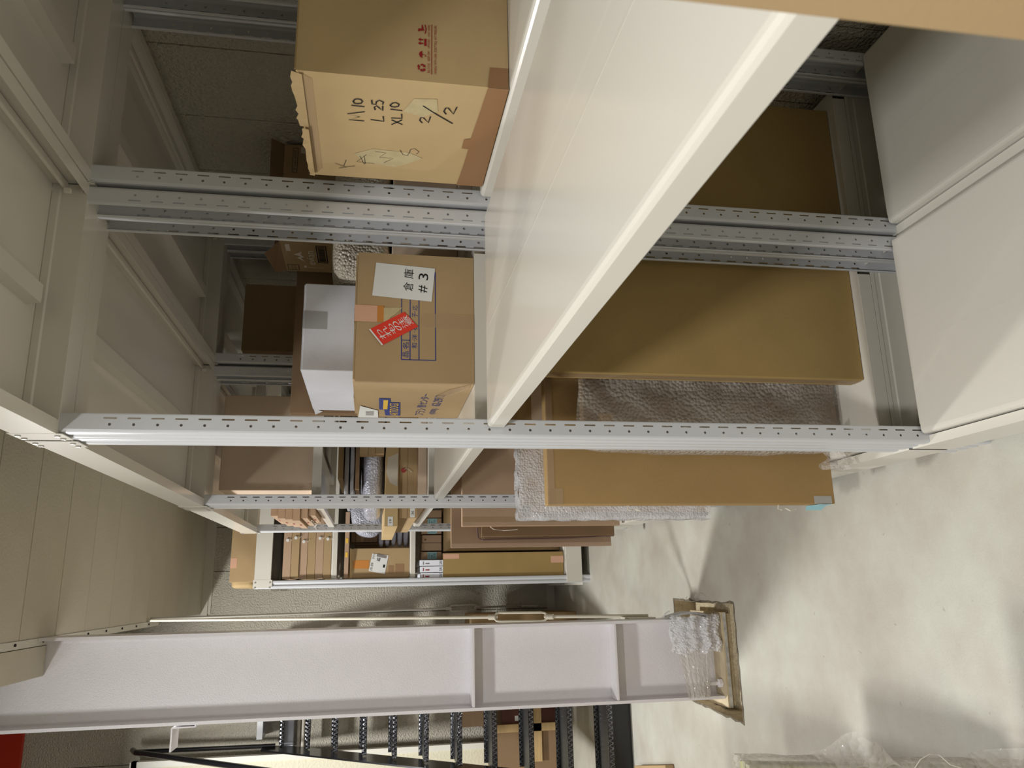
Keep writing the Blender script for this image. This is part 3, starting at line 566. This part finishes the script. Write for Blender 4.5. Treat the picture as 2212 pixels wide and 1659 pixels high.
mb = MB().add([(-.083, 1.8985, z1+.022), (-.04, 1.8985, z1+.022), (-.04, 1.8985, z1+.046), (-.083, 1.8985, z1+.046)], [(0, 1, 2, 3)]); ll = part('end_label', mb, PAPER, q); mb = MB(); text_on(mb, '19', (-.07, 1.898, z1+.028), (.018, 0, 0), (0, 0, .012)); part('number', mb, INKM, ll)
blob('bubble_wrapped_roll', 'silvery bubble-wrapped roll lying on the middle-shelf pile', 'parcel', .0, .53, 1.97, 2.9, 1.589, 1.70, BUBS, .008, 4, 5)
carton('narrow tan carton with a blue dot on the silvery roll', .10, .52, 2.0, 2.6, 1.710, 1.730, KD, name='flat_carton')
blob('wrapped_slab', 'lower grey wrapped slab above the blue-dot carton', 'parcel', .06, .53, 1.99, 2.7, 1.732, 1.756, GREYM, .003, 8, 6)
blob('wrapped_slab', 'upper grey wrapped slab above the blue-dot carton', 'parcel', .05, .53, 1.98, 2.7, 1.758, 1.782, GREYM, .003, 8, 7)
carton('dark tan narrow carton topmost on the silvery roll pile', .15, .54, 2.0, 2.6, 1.785, 1.812, KR, name='flat_carton')
for i in range(3):
    carton('small tan carton end beside the near post, %s of three' % ['lowest', 'middle', 'highest'][i], .253-.001*i, .50, 1.88, 1.965, (1.595, 1.637, 1.669)[i], (1.636, 1.668, 1.709)[i], KR, name='small_carton', group='small cartons above the pile on the last aisle rack', bevel=.001)
# --- bottom compartments: upright flat cartons
def edge_tape(p, x, y0, y1, z0, z1, m=CTAPE): return part('tape', MB().box(x-.0006, x, y0, y1, z0, z1), m, p)
kh = carton('big khaki flat carton standing upright on the bottom shelf of the second rack', .205, .572, .20, .265, .2135, 1.30, KK)
part('tape', MB().box(.2044, .205, .215, .25, .2135, 1.30), CTAPE, kh)
carton('khaki flat carton standing upright on the rear bottom shelf', .70, 1.115, .20, .27, .2135, 1.22, KK)
bc = carton('large upright brown carton poking into the aisle with a light blue note', -.137, .44, .425, .475, .2135, 1.135, kraft('olive_card', (166, 136, 90)))
part('tape', MB().box(-.1378, -.09, .4242, .4246, 1.09, 1.136).box(-.137, .44, .4240, .4246, 1.115, 1.136), CTAPE, bc)
nt = part('blue_note', MB().add([(-.1385, .474, .218), (-.1385, .424, .225), (-.1385, .422, .272), (-.1385, .474, .285), (-.150, .496, .276), (-.150, .494, .222)], [(0, 1, 2, 3), (0, 3, 4, 5)]), LBLUE, bc)
mb = MB(); text_on(mb, 'O-ルル', (-.139, .465, .235), (0, -.035, .0), (0, 0, .014)); part('note_writing', mb, INKM, nt)
part('tape', MB().add([(-.113, .4238, .225), (-.137, .4238, .225), (-.137, .4238, .285), (-.113, .4238, .285)], [(0, 1, 2, 3)]), GTAPE, bc)
for zz in (.88, .39):
    part('string_loop', MB().tube([(-.138, .455, zz), (-.150, .45, zz+.006), (-.153, .45, zz-.006), (-.147, .452, zz-.02), (-.155, .45, zz-.035), (-.15, .452, zz-.055 if zz < .5 else zz-.02)], .0022, 6), STRING, bc)
def leaf_rect(mb, x0, x1, y0, y1, z0, z1): return mb.box(x0, x1, y0, y1, z0, z1)
# bubble wrapped picture behind the khaki carton
pic = thing('wrapped_picture', 'brown picture wrapped in clear bubble film between the khaki and brown upright cartons', 'picture', (.30, .36, .2125))
part('inner_board', MB().box(.06, .57, .345, .385, .222, 1.04), KD, pic, bevel=.003)
def film_sheet(x0, x1, y, z0, z1, amp, seed, nu=46, nv=46):
    r = random.Random(seed); ph = [(r.uniform(0, 6), r.uniform(0, 6), r.uniform(5, 30), r.uniform(5, 30)) for _ in range(6)]
    def f(u, v):
        x = x0+(x1-x0)*u; z = z0+(z1-z0)*v
        n_ = sum(sin(a*x+p)*sin(b_*z+q_) for p, q_, a, b_ in ph)/6 + .5*sin(38*(x*.8+z*.5))*math.exp(-((v-.12)*6)**2) + .5*sin(44*(x*.7-z*.5))*math.exp(-((v-.85)*6)**2)
        return (x + .006*sin(31*z), y - abs(n_)*amp - .002, z + .006*sin(23*x))
    return MB().grid(f, nu, nv)
part('bubble_film', film_sheet(.02, .575, .338, .216, 1.06, .012, 2), BUB, pic, smooth=True)
blob('film_roll', '', '', .005, .07, .33, .40, .22, 1.06, BUB, .006, 3, 9, parent=pic)
part('loose_film', MB().grid(lambda u, v: (-.045+.10*u, .31+.02*sin(9*v+2*u), .215+.10*v-.02*u+.012*sin(14*u)), 14, 14), BUB, pic, smooth=True)
part('tape', MB().add([(.08, .325, .96), (.115, .325, .955), (.118, .325, 1.0), (.085, .325, 1.0)], [(0, 1, 2, 3)]), CTAPE, pic)
# tan carton behind it
tc_ = carton('wood-grained carton with pale tape behind the large brown upright carton', .22, .56, .95, 1.2, .2135, 1.28, mat('wood_print_card', (178, 148, 102), .7, var=.25, vscale=5, stretch=(1, 1, 8)))
part('tape', MB().box(.22, .56, .9492, .9498, 1.02, 1.07), KPALE, tc_)
# white bubble wrapped frame
wfm = thing('bubble_wrapped_picture', 'gold-edged frame wrapped in white bubble film poking into the aisle', 'picture', (.12, 1.37, .2125))
part('inner_frame', MB().box(-.075, -.045, 1.355, 1.385, .235, 1.03).box(-.075, .42, 1.355, 1.385, 1.0, 1.03).box(-.045, .42, 1.36, 1.38, .235, 1.0), mat('gold_frame', (226, 186, 104), .45), wfm)
part('frame_rim', MB().box(-.088, -.076, 1.35, 1.39, .225, 1.03), mat('red_brown_rim', (120, 74, 50), .5), wfm)
def wrapbox(x0, x1, y0, y1, z0, z1, amp, seed):
    r = random.Random(seed)
    def f(u, v):
        a = u*2*pi; cx_, cy_ = (x0+x1)/2, (y0+y1)/2; hx, hy = (x1-x0)/2, (y1-y0)/2
        c_, s_ = cos(a), sin(a); k = (abs(c_)**7 + abs(s_)**7)**(-1/7)
        zz = z0+(z1-z0)*v
        w_ = amp*(sin(50*zz+3*sin(a*3))+sin(23*zz+a*5)+r.uniform(-.5, .5))/2
        return (cx_+c_*k*(hx+w_), cy_+s_*k*(hy+w_*.7), zz+amp*sin(a*7)*(1 if v > .5 else .3)+(amp if v < .5 else 0))
    return MB().grid(f, 90, 60)
part('bubble_film', wrapbox(-.105, .44, 1.335, 1.40, .214, 1.055, .004, 4), BUBW, wfm, smooth=True)
part('film_top', MB().grid(lambda u, v: (-.105+.545*u, 1.335+.065*v, 1.052+.006*sin(u*40)+.004*sin(v*9)), 40, 6), BUBW, wfm, smooth=True)
# upright cartons on the last aisle rack
p2 = carton('upright tan carton with taped edge beyond the white bubble-wrapped frame', -.033, .55, 2.62, 2.67, .2135, 1.142, KP)
part('tape', MB().box(-.0338, -.0328, 2.625, 2.665, .2135, 1.14).box(-.01, .02, 2.6192, 2.6198, .2135, 1.14), CTAPE, p2)
part('string_loop', MB().tube([(-.034, 2.64, .98), (-.050, 2.64, .96), (-.058, 2.64, .90), (-.052, 2.64, .82)], .002, 5), STRING, p2)
p3 = carton('pinkish brown upright carton in a grey-edged sleeve between two larger cartons', -.084, .40, 2.735, 2.765, .2135, 1.016, KD)
part('sleeve', MB().tube([(-.084, 2.75, .2135), (-.098, 2.75, .5), (-.102, 2.75, 1.01), (-.09, 2.75, 1.036), (-.03, 2.75, 1.04)], .006, 6), mat('grey_sleeve', (112, 88, 80), .5), p3)
p1 = carton('widest upright pinkish board carton furthest along the last aisle rack', -.142, .45, 2.81, 2.84, .2135, 1.186, KP)
part('edge_strip', MB().box(-.142, -.118, 2.8086, 2.8096, .2135, 1.186), mat('pale_pink_card', (205, 176, 152), .8), p1)
# ================================================================ END RACK CONTENTS (faces the camera)
for i in range(6):
    z = 1.932 + i*.0565
    q = carton('flat string-tied carton atop the end rack shelf, %s of six' % ['lowest', 'second lowest', 'third lowest', 'third from the top', 'second from the top', 'topmost'][i], -.283+random.uniform(-.006, .01), .42, 4.10+random.uniform(0, .015), 4.60, z, z+.0545, KP if i % 2 else KR, name='flat_carton', group='flat cartons in the top compartment of the end rack', bevel=.0015)
    if i not in (2,):
        bx_ = -.02 + random.uniform(-.03, .03)
        yb = ORG[q.name].y - (4.6-ORG[q.name].y) - .001
        part('button', MB().tube([(bx_, yb, z+.028), (bx_, yb-.006, z+.028)], .011, 12), PAPER, q)
        part('string', MB().tube([(bx_, yb-.006, z+.028), (bx_+.01, yb-.006, z+.014), (bx_-.005, yb-.004, z+.004), (bx_+.012, yb-.004, z-.012)], .0014, 5), STRING, q)
bd = carton('thin tan board carton with yellow dots topmost in the second compartment of the end rack', -.295, .19, 4.11, 4.6, 1.808, 1.838, KP, name='flat_carton', bevel=.001)
for xx in (-.02, -.12): part('yellow_dot', MB().box(xx-.018, xx+.018, 4.1085, 4.1095, 1.815, 1.832), YEL, bd)
for i in range(6):
    carton('dark flat carton behind the silvery rolls, %s of the row' % ['lowest', 'second', 'third', 'fourth', 'fifth', 'topmost'][i], -.02, .45, 4.30, 4.6, 1.60+i*.033, 1.632+i*.033, KD, name='flat_carton', group='dark flat cartons in the second compartment of the end rack', bevel=.001)
for i in range(5):
    blob('bubble_wrap_roll', 'silvery bubble-wrap roll in the end rack, %s of five' % ['lowest', 'second lowest', 'middle', 'second highest', 'highest'][i], 'roll', -.06, .5, 4.2, 4.29, 1.369+i*.046, 1.413+i*.046, BUBS, .003, 4, 20+i, nu=24, nv=14, group='bubble-wrap rolls in the end rack')
blob('bubble_wrap_parcel', 'puffy silvery bubble-wrap parcel bulging over the rolls in the end rack', 'parcel', .0, .5, 4.02, 4.19, 1.55, 1.80, BUBS, .02, 3, 31)
ec = carton('tan carton with a shipping label in the end rack', -.292, -.075, 4.115, 4.50, 1.367, 1.775, KR)
part('tape', MB().box(-.22, -.16, 4.1142, 4.1148, 1.66, 1.775), OTAPE, ec)
lb = part('shipping_label', MB().add([(-.112, 4.113, 1.638), (-.128, 4.113, 1.52), (-.262, 4.113, 1.545), (-.238, 4.113, 1.662)], [(0, 1, 2, 3)]), PAPER, ec)
lo = Vector((-.262, 4.1122, 1.545)); lr = Vector((.134, 0, -.025)); lu = Vector((.024, 0, .117))
def L2(u, v): return lo + lr*u + lu*v
mb = MB(); text_on(mb, '10-09', L2(.06, .80), L2(.46, .80)-L2(.06, .80), L2(.06, .95)-L2(.06, .80)); text_on(mb, 'ヤマト', L2(.66, .78), L2(.95, .78)-L2(.66, .78), L2(.66, .95)-L2(.66, .78))
for v in (.45, .52, .6): mb.add([L2(.6, v), L2(.78, v), L2(.78, v+.04), L2(.6, v+.04)], [(0, 1, 2, 3)])
mb.add([L2(.32, .08), L2(.48, .08), L2(.48, .2), L2(.32, .2)], [(0, 1, 2, 3)]); part('label_words', mb, INKM, lb)
part('grey_code_block', MB().add([L2(.82, .10), L2(.97, .10), L2(.97, .70), L2(.82, .70)], [(0, 1, 2, 3)]), GREYP, lb)
part('brown_print', MB().box(-.255, -.19, 4.1142, 4.1148, 1.405, 1.47).box(-.255, -.20, 4.1142, 4.1148, 1.48, 1.52), mat('brown_print', (150, 118, 84), .8), ec)
part('flap', MB().add([(-.29, 4.115, 1.776), (-.08, 4.115, 1.776), (-.075, 4.08, 1.80), (-.285, 4.10, 1.795)], [(0, 1, 2, 3)]), KL, ec)
# small boxes above the khaki carton
ek = carton('large khaki carton at the bottom of the end rack', -.305, -.118, 4.10, 4.55, .203, 1.118, KK)
part('tape', MB().box(-.16, -.125, 4.0992, 4.0998, 1.0, 1.118).box(-.20, -.15, 4.0992, 4.0998, .203, .30), PTAPE, ek)
part('seam_strip', MB().box(-.12, -.1175, 4.0985, 4.0995, .203, 1.118), KD, ek)
carton('khaki carton set back beside the largest one in the end rack', -.10, .30, 4.22, 4.55, .203, 1.105, KR)
for i in range(3):
    x0 = -.30 + i*.046
    q = carton('white small carton with a letter code, %s of three' % ['nearest the post', 'middle', 'innermost'][i], x0, x0+.041, 4.10, 4.5, 1.1195, 1.285+.003*i, WHITEC, name='small_carton', group='white small cartons in the end rack', bevel=.001)
    mb = MB(); text_on(mb, 'SAI', (x0+.007, 4.0988, 1.128), (.027, 0, 0), (0, 0, .02)); part('letter_code', mb, INKM, q)
    part('red_print', MB().box(x0+.008, x0+.03, 4.0988, 4.0995, 1.262, 1.268).box(x0+.012, x0+.02, 4.0988, 4.0995, 1.22, 1.25), RED if i < 2 else GREYP, q)
for i in range(6):
    x0 = -.155 + i*.062 + random.uniform(-.004, .004)
    q = carton('tan small carton %s' % ['with a blue note, nearest the white ones', 'plain, second from the white ones', 'with a faint printed mark', 'with a blue note, fourth from the white ones', 'with a blue note, fifth from the white ones', 'furthest from the outer post'][i], x0, x0+.056, 4.24, 4.5, 1.1195, 1.272-.003*(i % 3), KP, name='small_carton', group='tan small cartons in the end rack', bevel=.001)
    if i in (0, 3, 4):
        nt = part('blue_note', MB().box(x0+.002, x0+.054, 4.2388, 4.2396, 1.155, 1.225), LBLUE, q)
        mb = MB(); text_on(mb, 'マル', (x0+.01, 4.238, 1.165), (.035, 0, 0), (0, 0, .018)); text_on(mb, '58', (x0+.012, 4.238, 1.188), (.02, 0, 0), (0, 0, .012)); text_on(mb, '7.8×4', (x0+.01, 4.238, 1.207), (.035, 0, 0), (0, 0, .011)); part('note_writing', mb, INKM, nt)
    if i == 2: part('printed_mark', MB().box(x0+.015, x0+.03, 4.2388, 4.2396, 1.235, 1.25), WOODB, q)
tb = carton('brown paper wrapped carton on top of the end rack', -.30, .30, 4.2, 4.6, 2.457, 2.645, KR)
blob('crumpled_end', '', '', -.345, -.26, 4.205, 4.595, 2.46, 2.64, KL, .008, 4, 12, parent=tb)
part('tape', MB().box(-.20, -.13, 4.1992, 4.1998, 2.60, 2.645), PTAPE, tb)
for i_, (xa, xb, za, zb) in enumerate(((-.30, .3, 1.932, 2.28), (.32, .9, 1.932, 2.2), (-.30, .35, 1.367, 1.78), (-.3, .4, .202, 1.0))):  # cartons added to keep the space behind the end rack dark
    carton('added carton darkening the hidden rear rack, ' + ['top left', 'top right', 'middle level', 'bottom level'][i_], xa, xb, 4.76, 5.2, za, zb, KD)
# ================================================================ COLUMN
co = thing('steel_column', 'white painted steel H-section column standing in a hole in the floor', 'column', (-.7275, 2.07, -.06))
xl, xr, yn, yf_ = -.915, -.54, 1.97, 2.17; tf, tw, rr = .0135, .009, .016
prof = [(xl, yn), (xl+tf, yn), (xl+tf, 2.07-tw/2-rr)]
for i in range(1, 5): a = i/5*pi/2; prof.append((xl+tf+rr*(1-cos(a)), 2.07-tw/2-rr+rr*sin(a)))
prof += [(xl+tf+rr, 2.07-tw/2), (xr-tf-rr, 2.07-tw/2)]
for i in range(1, 5): a = pi/2 - i/5*pi/2; prof.append((xr-tf-rr*(1-cos(a)), 2.07-tw/2-rr+rr*sin(a)))
prof += [(xr-tf, 2.07-tw/2-rr), (xr-tf, yn), (xr, yn), (xr, yf_), (xr-tf, yf_), (xr-tf, 2.07+tw/2), (xl+tf, 2.07+tw/2), (xl+tf, yf_), (xl, yf_)]
part('shaft', MB().prism(prof, 'z', -.06, 5.18), COLM, co)
for zz in (1.165, .475): part('stiffener_plate', MB().box(xl+tf, xr-tf, 1.975, 2.065, zz-.006, zz+.006), COLM, co, bevel=.0015)
br = part('angle_bracket', MB().strip([(xl, 2.375), (xl-.006, 2.375), (xl-.006, 2.463), (xl-.010, 2.470), (xl-.105, 2.470)], .007, 'y', 1.975, 2.10), COLM, co)
for yy, xx in ((2.01, -.975), (2.05, -.955)): part('bolt_hole', MB().tube([(xx, yy, 2.4695), (xx, yy, 2.468)], .006, 10), STRING, br)
for xx, yy in ((-.845, 1.992), (-.637, 2.005)):
    bb = part('anchor_bolt', MB().tube([(xx, yy, -.06), (xx, yy, .035)], .0105, 12), COLM, co)
    part('nut', MB().tube([(xx, yy, -.058), (xx, yy, -.040)], .021, 6), COLM, bb)
def crump(x0, x1, y, z0, z1, amp, seed, nu=44, nv=40):
    r = random.Random(seed); ph = [(r.uniform(0, 6), r.uniform(0, 6), r.uniform(20, 110), r.uniform(20, 110)) for _ in range(9)]
    def f(u, v):
        e = .16*sin(7*u*pi+1)*.1
        x = x0+(x1-x0)*u; z = z0+(z1-z0)*v; n_ = sum(abs(sin(a*x+p+3*sin(30*z)))*sin(b_*z+q_) for p, q_, a, b_ in ph)/9
        puff = (max(0, sin(pi*u))*max(0, sin(pi*v)))**.4
        j_ = lambda: r.uniform(-.0035, .0035)
        return (x + amp*.4*sin(60*z+seed) + j_(), y - amp*n_*1.8 - .038*puff + j_(), z + amp*.5*sin(50*x) + j_())
    return MB().grid(f, nu, nv)
wb = thing('film_bundle', 'crumpled bundle of clear film tied round the foot of the white column', 'plastic film', (-.62, 1.96, .0))
part('crumpled_film', crump(-.70, -.525, 1.960, -.055, .205, .016, 3), CRUMP, wb)
part('side_film', MB().grid(lambda u, v: (-.533+.020*sin(pi*v)+.006*sin(30*u), 1.955+.14*u, -.03+.22*v+.01*sin(20*u)), 20, 20), BUBW, wb, smooth=True)
def strap(u, v):
    x = -.905+.26*u; return (x, 1.962-.006*abs(sin(v*19))-.004*sin(u*3)+random.uniform(-.0012, .0012), .02+.115*v+.06*u*(v-.3)+.006*sin(v*30)+random.uniform(-.0015, .0015))
part('film_strap', MB().grid(strap, 24, 60), WRAP, wb)
part('film_twist', MB().tube([(-.54, 1.99, .20), (-.53, 1.99, .22), (-.515, 1.98, .215), (-.50, 1.98, .19)], .004, 6), BUBW, wb)
wi = obj('wire', MB().tube([(-.45+.012*sin(i), 1.95+.05*i*.5, .02+.03*abs(sin(i*.8))) for i in range(9)], .0012, 5), BOLT, None, (-.45, 1.95, .02)); tag(wi, 'thin loose wire on the floor beside the column pit', 'wire')
# brace rods with turnbuckles
def rodpath(y): return None
def brace(label, p0, p1, t0, t1, r, m):
    P0_, P1_ = Vector(p0), Vector(p1); d = (P1_-P0_).normalized(); L3 = (P1_-P0_).length
    th = thing('brace_rod', label, 'brace', p0); A = P0_+d*t0; B = P0_+d*t1; s = Vector((1, 0, 0))
    part('rod', MB().tube([P0_, A+d*.03], r, 12), m, th); part('rod', MB().tube([B-d*.03, P1_], r, 12), m, th)
    w_ = r*2.3; k = .028
    loop = [A, A+d*k+s*w_, A+d*(k*1.8)+s*w_*1.15, B-d*(k*1.8)+s*w_*1.15, B-d*k+s*w_, B, B-d*k-s*w_, B-d*(k*1.8)-s*w_*1.15, A+d*(k*1.8)-s*w_*1.15, A+d*k-s*w_]
    tb_ = part('turnbuckle', MB().tube(loop, r*.75, 8, closed=True), m, th)
    part('collar', MB().tube([A-d*.02, A+d*.02], r*1.7, 12), m, tb_); part('collar', MB().tube([B-d*.02, B+d*.02], r*1.7, 12), m, tb_)
    return th, d
RODM = mat('cream_painted_rod', (214, 208, 190), .3, coat=.2); RODG = mat('grey_painted_rod', (186, 182, 172), .4)
brace('nearer cream brace rod running down beside the white column', (-0.5292, 3.6778, 3.04), (-0.5283, 2.18, 0.2308), 2.330, 2.657, 0.0085, RODM)
brace('further grey brace rod sloping to the far wall foot', (-0.5233, 3.7521, 3.04), (-0.5361, 5.22, 0.2684), 2.295, 2.594, 0.0085, RODG)
th_ = bpy.data.objects['brace_rod']; part('end_plate', MB().box(-.545, -.533, 2.10, 2.24, .22, .36), RODM, th_)
th_ = bpy.data.objects['brace_rod.001']; part('end_plate', MB().box(-0.542, -0.530, 5.12, 5.30, .20, .34), RODG, th_)

# ================================================================ STAIR
stt = thing('steel_staircase', 'black open steel staircase with chequered treads behind the column', 'staircase', (-1.15, 3.25, 0))
Y0s, tt, z0s, rs = 3.25, .185, .130, .217
for i in range(11):
    y = Y0s+i*tt; z = z0s+i*rs
    tr = part('tread', MB().box(-1.555, -.80, y+.004, y+.238, z+.026, z+.030), TREAD, stt)
    part('nosing', MB().box(-1.555, -.80, y, y+.006, z-.004, z+.032), CHEQ, tr); part('back_lip', MB().box(-1.555, -.80, y+.236, y+.242, z+.026, z+.055), CHEQ, tr)
    cb_ = MB()
    for yy_, za_, zb_ in ((y-.0002, z-.002, z+.030), (y+.2358, z+.030, z+.053)):
        for q_ in range(50):
            x_ = -1.55 + q_*.015; s_ = 1 if q_ % 2 else -1; zc_ = (za_+zb_)/2; hh_ = (zb_-za_)/2*.8
            cb_.add([(x_-.0022, yy_, zc_-s_*hh_), (x_+.0022, yy_, zc_-s_*hh_), (x_+.011+.0022, yy_, zc_+s_*hh_), (x_+.011-.0022, yy_, zc_+s_*hh_), (x_+.0055, yy_-.0025, zc_)], [(0, 1, 4), (1, 2, 4), (2, 3, 4), (3, 0, 4)])
    part('chequer_bars', cb_, mat('worn_chequer_metal', (150, 152, 160), .22, .85), tr, stuff=True)
for xs in (-1.575, -.80):
    part('stringer', MB().prism([(Y0s-.10, 0), (Y0s+.12, 0), (Y0s+.30, z0s+.14), (5.16, z0s+10*rs-.02), (5.16, z0s+10*rs+.16), (5.02, z0s+10*rs+.16), (Y0s-.10, z0s+.02)], 'x', xs, xs+.012), BLK, stt)
part('riser_plate', MB().box(-1.56, -.80, Y0s+.03, Y0s+.034, 0, z0s+.02), TREAD, stt)
hr = part('handrail', MB().tube([(-1.53, 5.10, 3.42), (-1.53, 5.0, 3.37), (-1.53, 3.2, 1.27)], .021, 12), BLK, stt)
part('rail_post', MB().tube([(-1.555, 5.12, 2.36), (-1.545, 5.11, 3.42)], .017, 12), BLK, stt)
part('rail_post', MB().tube([(-1.57, 3.4, .2), (-1.545, 3.4, 1.50)], .017, 12), BLK, stt)
part('landing_edge', MB().box(-1.5, -.8, 5.09, 5.10, 2.462, 2.506).box(-1.5, -.8, 5.10, 5.32, 2.46, 2.466), POST, stt)
wbm = obj('wall_duct', MB().box(-1.60, -.95, 5.20, 5.33, 2.235, 2.32), mat('bluish_white_duct', (214, 218, 232), .35), None, (-1.1, 5.26, 2.235)); tag(wbm, 'white horizontal duct on the far wall seen between the stair treads', 'duct')
for i, zz in enumerate((2.20, 2.165)):  # conduits
    cd_ = obj('conduit', MB().tube([(-2.2, 5.30, zz), (-.95, 5.30, zz)], .014, 10), TRIM, None, (-1.4, 5.3, zz)); tag(cd_, 'pale conduit under the white wall duct, %s of two' % ['upper', 'lower'][i], 'pipe', 'conduits on the far wall')
cp = obj('partition_panel', MB().box(-3.2, -1.66, 5.10, 5.14, 0, 3.42), CREAM, None, (-2.4, 5.12, 0)); tag(cp, 'cream partition panel with a white frame behind the stair rail', 'partition')
part('panel_frame', MB().box(-1.66, -1.615, 5.09, 5.15, 0, 3.42).box(-3.2, -1.615, 5.09, 5.15, 3.38, 3.43), FRAMEM, cp)
rd = obj('red_sheet', MB().box(-3.4, -1.0, 5.28, 5.325, 4.28, 5.15), REDP, None, (-2.2, 5.3, 4.28)); tag(rd, 'red painted sheet high on the far wall left of the column', 'panel')
# things under the stair against the far wall
carton('pinkish carton high in the clutter under the stair', -1.455, -1.0, 4.88, 5.0, .70, .91, KP)
pt = thing('wooden_stand', 'pine stand with a maroon panel in the clutter under the stair', 'stand', (-1.4, 5.0, 0))
part('rail', MB().box(-1.75, -1.3, 4.93, 4.96, .235, .32), WOOD, pt); part('rail', MB().box(-1.52, -1.46, 4.93, 4.96, 0, .62), WOOD, pt); part('rail', MB().box(-1.25, -1.19, 4.93, 4.96, 0, .62), WOOD, pt)
part('maroon_board', MB().box(-1.46, -1.0, 4.965, 4.98, .05, .56), MAROON, pt)
wl = part('white_label', MB().box(-1.44, -1.40, 4.963, 4.9645, .35, .45), PAPER, pt)
carton('tall brown carton standing under the stair', -1.85, -1.52, 4.965, 5.085, 0, .66, KD)
carton('dark brown carton on the floor under the stair', -1.50, -1.0, 5.03, 5.2, 0, .70, KD)
carton('brown carton against the far wall behind the column braces', -.95, -.578, 4.55, 5.05, 0, .85, KR)
# ================================================================ FOREGROUND
carton('brown carton on the floor at the left edge, nearer to the wrapped pack', -1.6, -.96, .10, .60, 0, .70, KR)
carton('taller brown carton on the floor at the left edge, beyond the other', -1.7, -1.12, .64, 1.38, 0, .95, KR)
nf = carton('tall tan carton leaning on the rack front right beside the camera', -.082, -.028, -2.45, -1.503, .0, 1.95, KR)
lc = carton('brown carton on the floor at the lower left beyond the film-wrapped pack', -1.95, -1.30, 2.50, 3.05, 0, .05, KR)
lc.rotation_euler = (0, 0, .2); lc.location.x -= .07; part('tape', MB().box(-1.9, -1.35, 2.75, 2.80, .0502, .0508), TAPE, lc)
wp = thing('wrapped_pack', 'pack of boards wrapped in stretch film standing at the lower left', 'parcel', (-1.2, 0, 0))
sh = .070
def lean(x, y, z): return (x + sh*(z-.8), y, z)
part('board_stack', MB().box(-1.6, -.768, -.02, .0, .01, .79).box(-1.6, -.765, .003, .02, .01, .79).box(-1.6, -.769, .023, .04, .01, .785).map(lean), mat('greenish_board', (150, 146, 96), .5, var=.35, vscale=9, stretch=(1, 1, 14)), wp)
part('stretch_film', wrapbox(-1.61, -.752, -.03, .05, .002, .805, .002, 8).map(lean), WRAP, wp, smooth=True)
part('film_fold', MB().grid(lambda u, v: (-.79+.085*v*(1-.6*abs(u-.45)*2)+.006*sin(14*u), -.03-.03*v*sin(5*u), .42+.17*u+.04*v), 18, 14), WRAP, wp, smooth=True)
part('film_fold', MB().grid(lambda u, v: (-.82+.085*v*(1-.5*u), -.05-.05*v*sin(5*u), .02+.20*u), 18, 14), WRAP, wp, smooth=True)
part('string_loop', MB().tube([(-.80, -.04, .40), (-.775, -.04, .375), (-.765, -.04, .35), (-.768, -.04, .325), (-.79, -.04, .30), (-.80, -.04, .27)], .0012, 5), STRING, wp)
for l in LAMPS:
    f = thing('hall_lamp', 'white lamp hanging high above the aisle ' + ('by the staircase' if l[1] > 2 else 'behind the camera' if l[1] < -1 else 'by the column'), 'lamp', (l[0], l[1], l[2]), 'lamps hanging outside the picture')
    part('housing', MB().box(l[0]-.3, l[0]+.3, l[1]-.2, l[1]+.2, l[2]-.03, l[2]+.02), FRAMEM, f)
    part('hanger', MB().tube([(l[0], l[1], l[2]+.02), (l[0], l[1], 5.19)], .008, 8), FRAMEM, f)
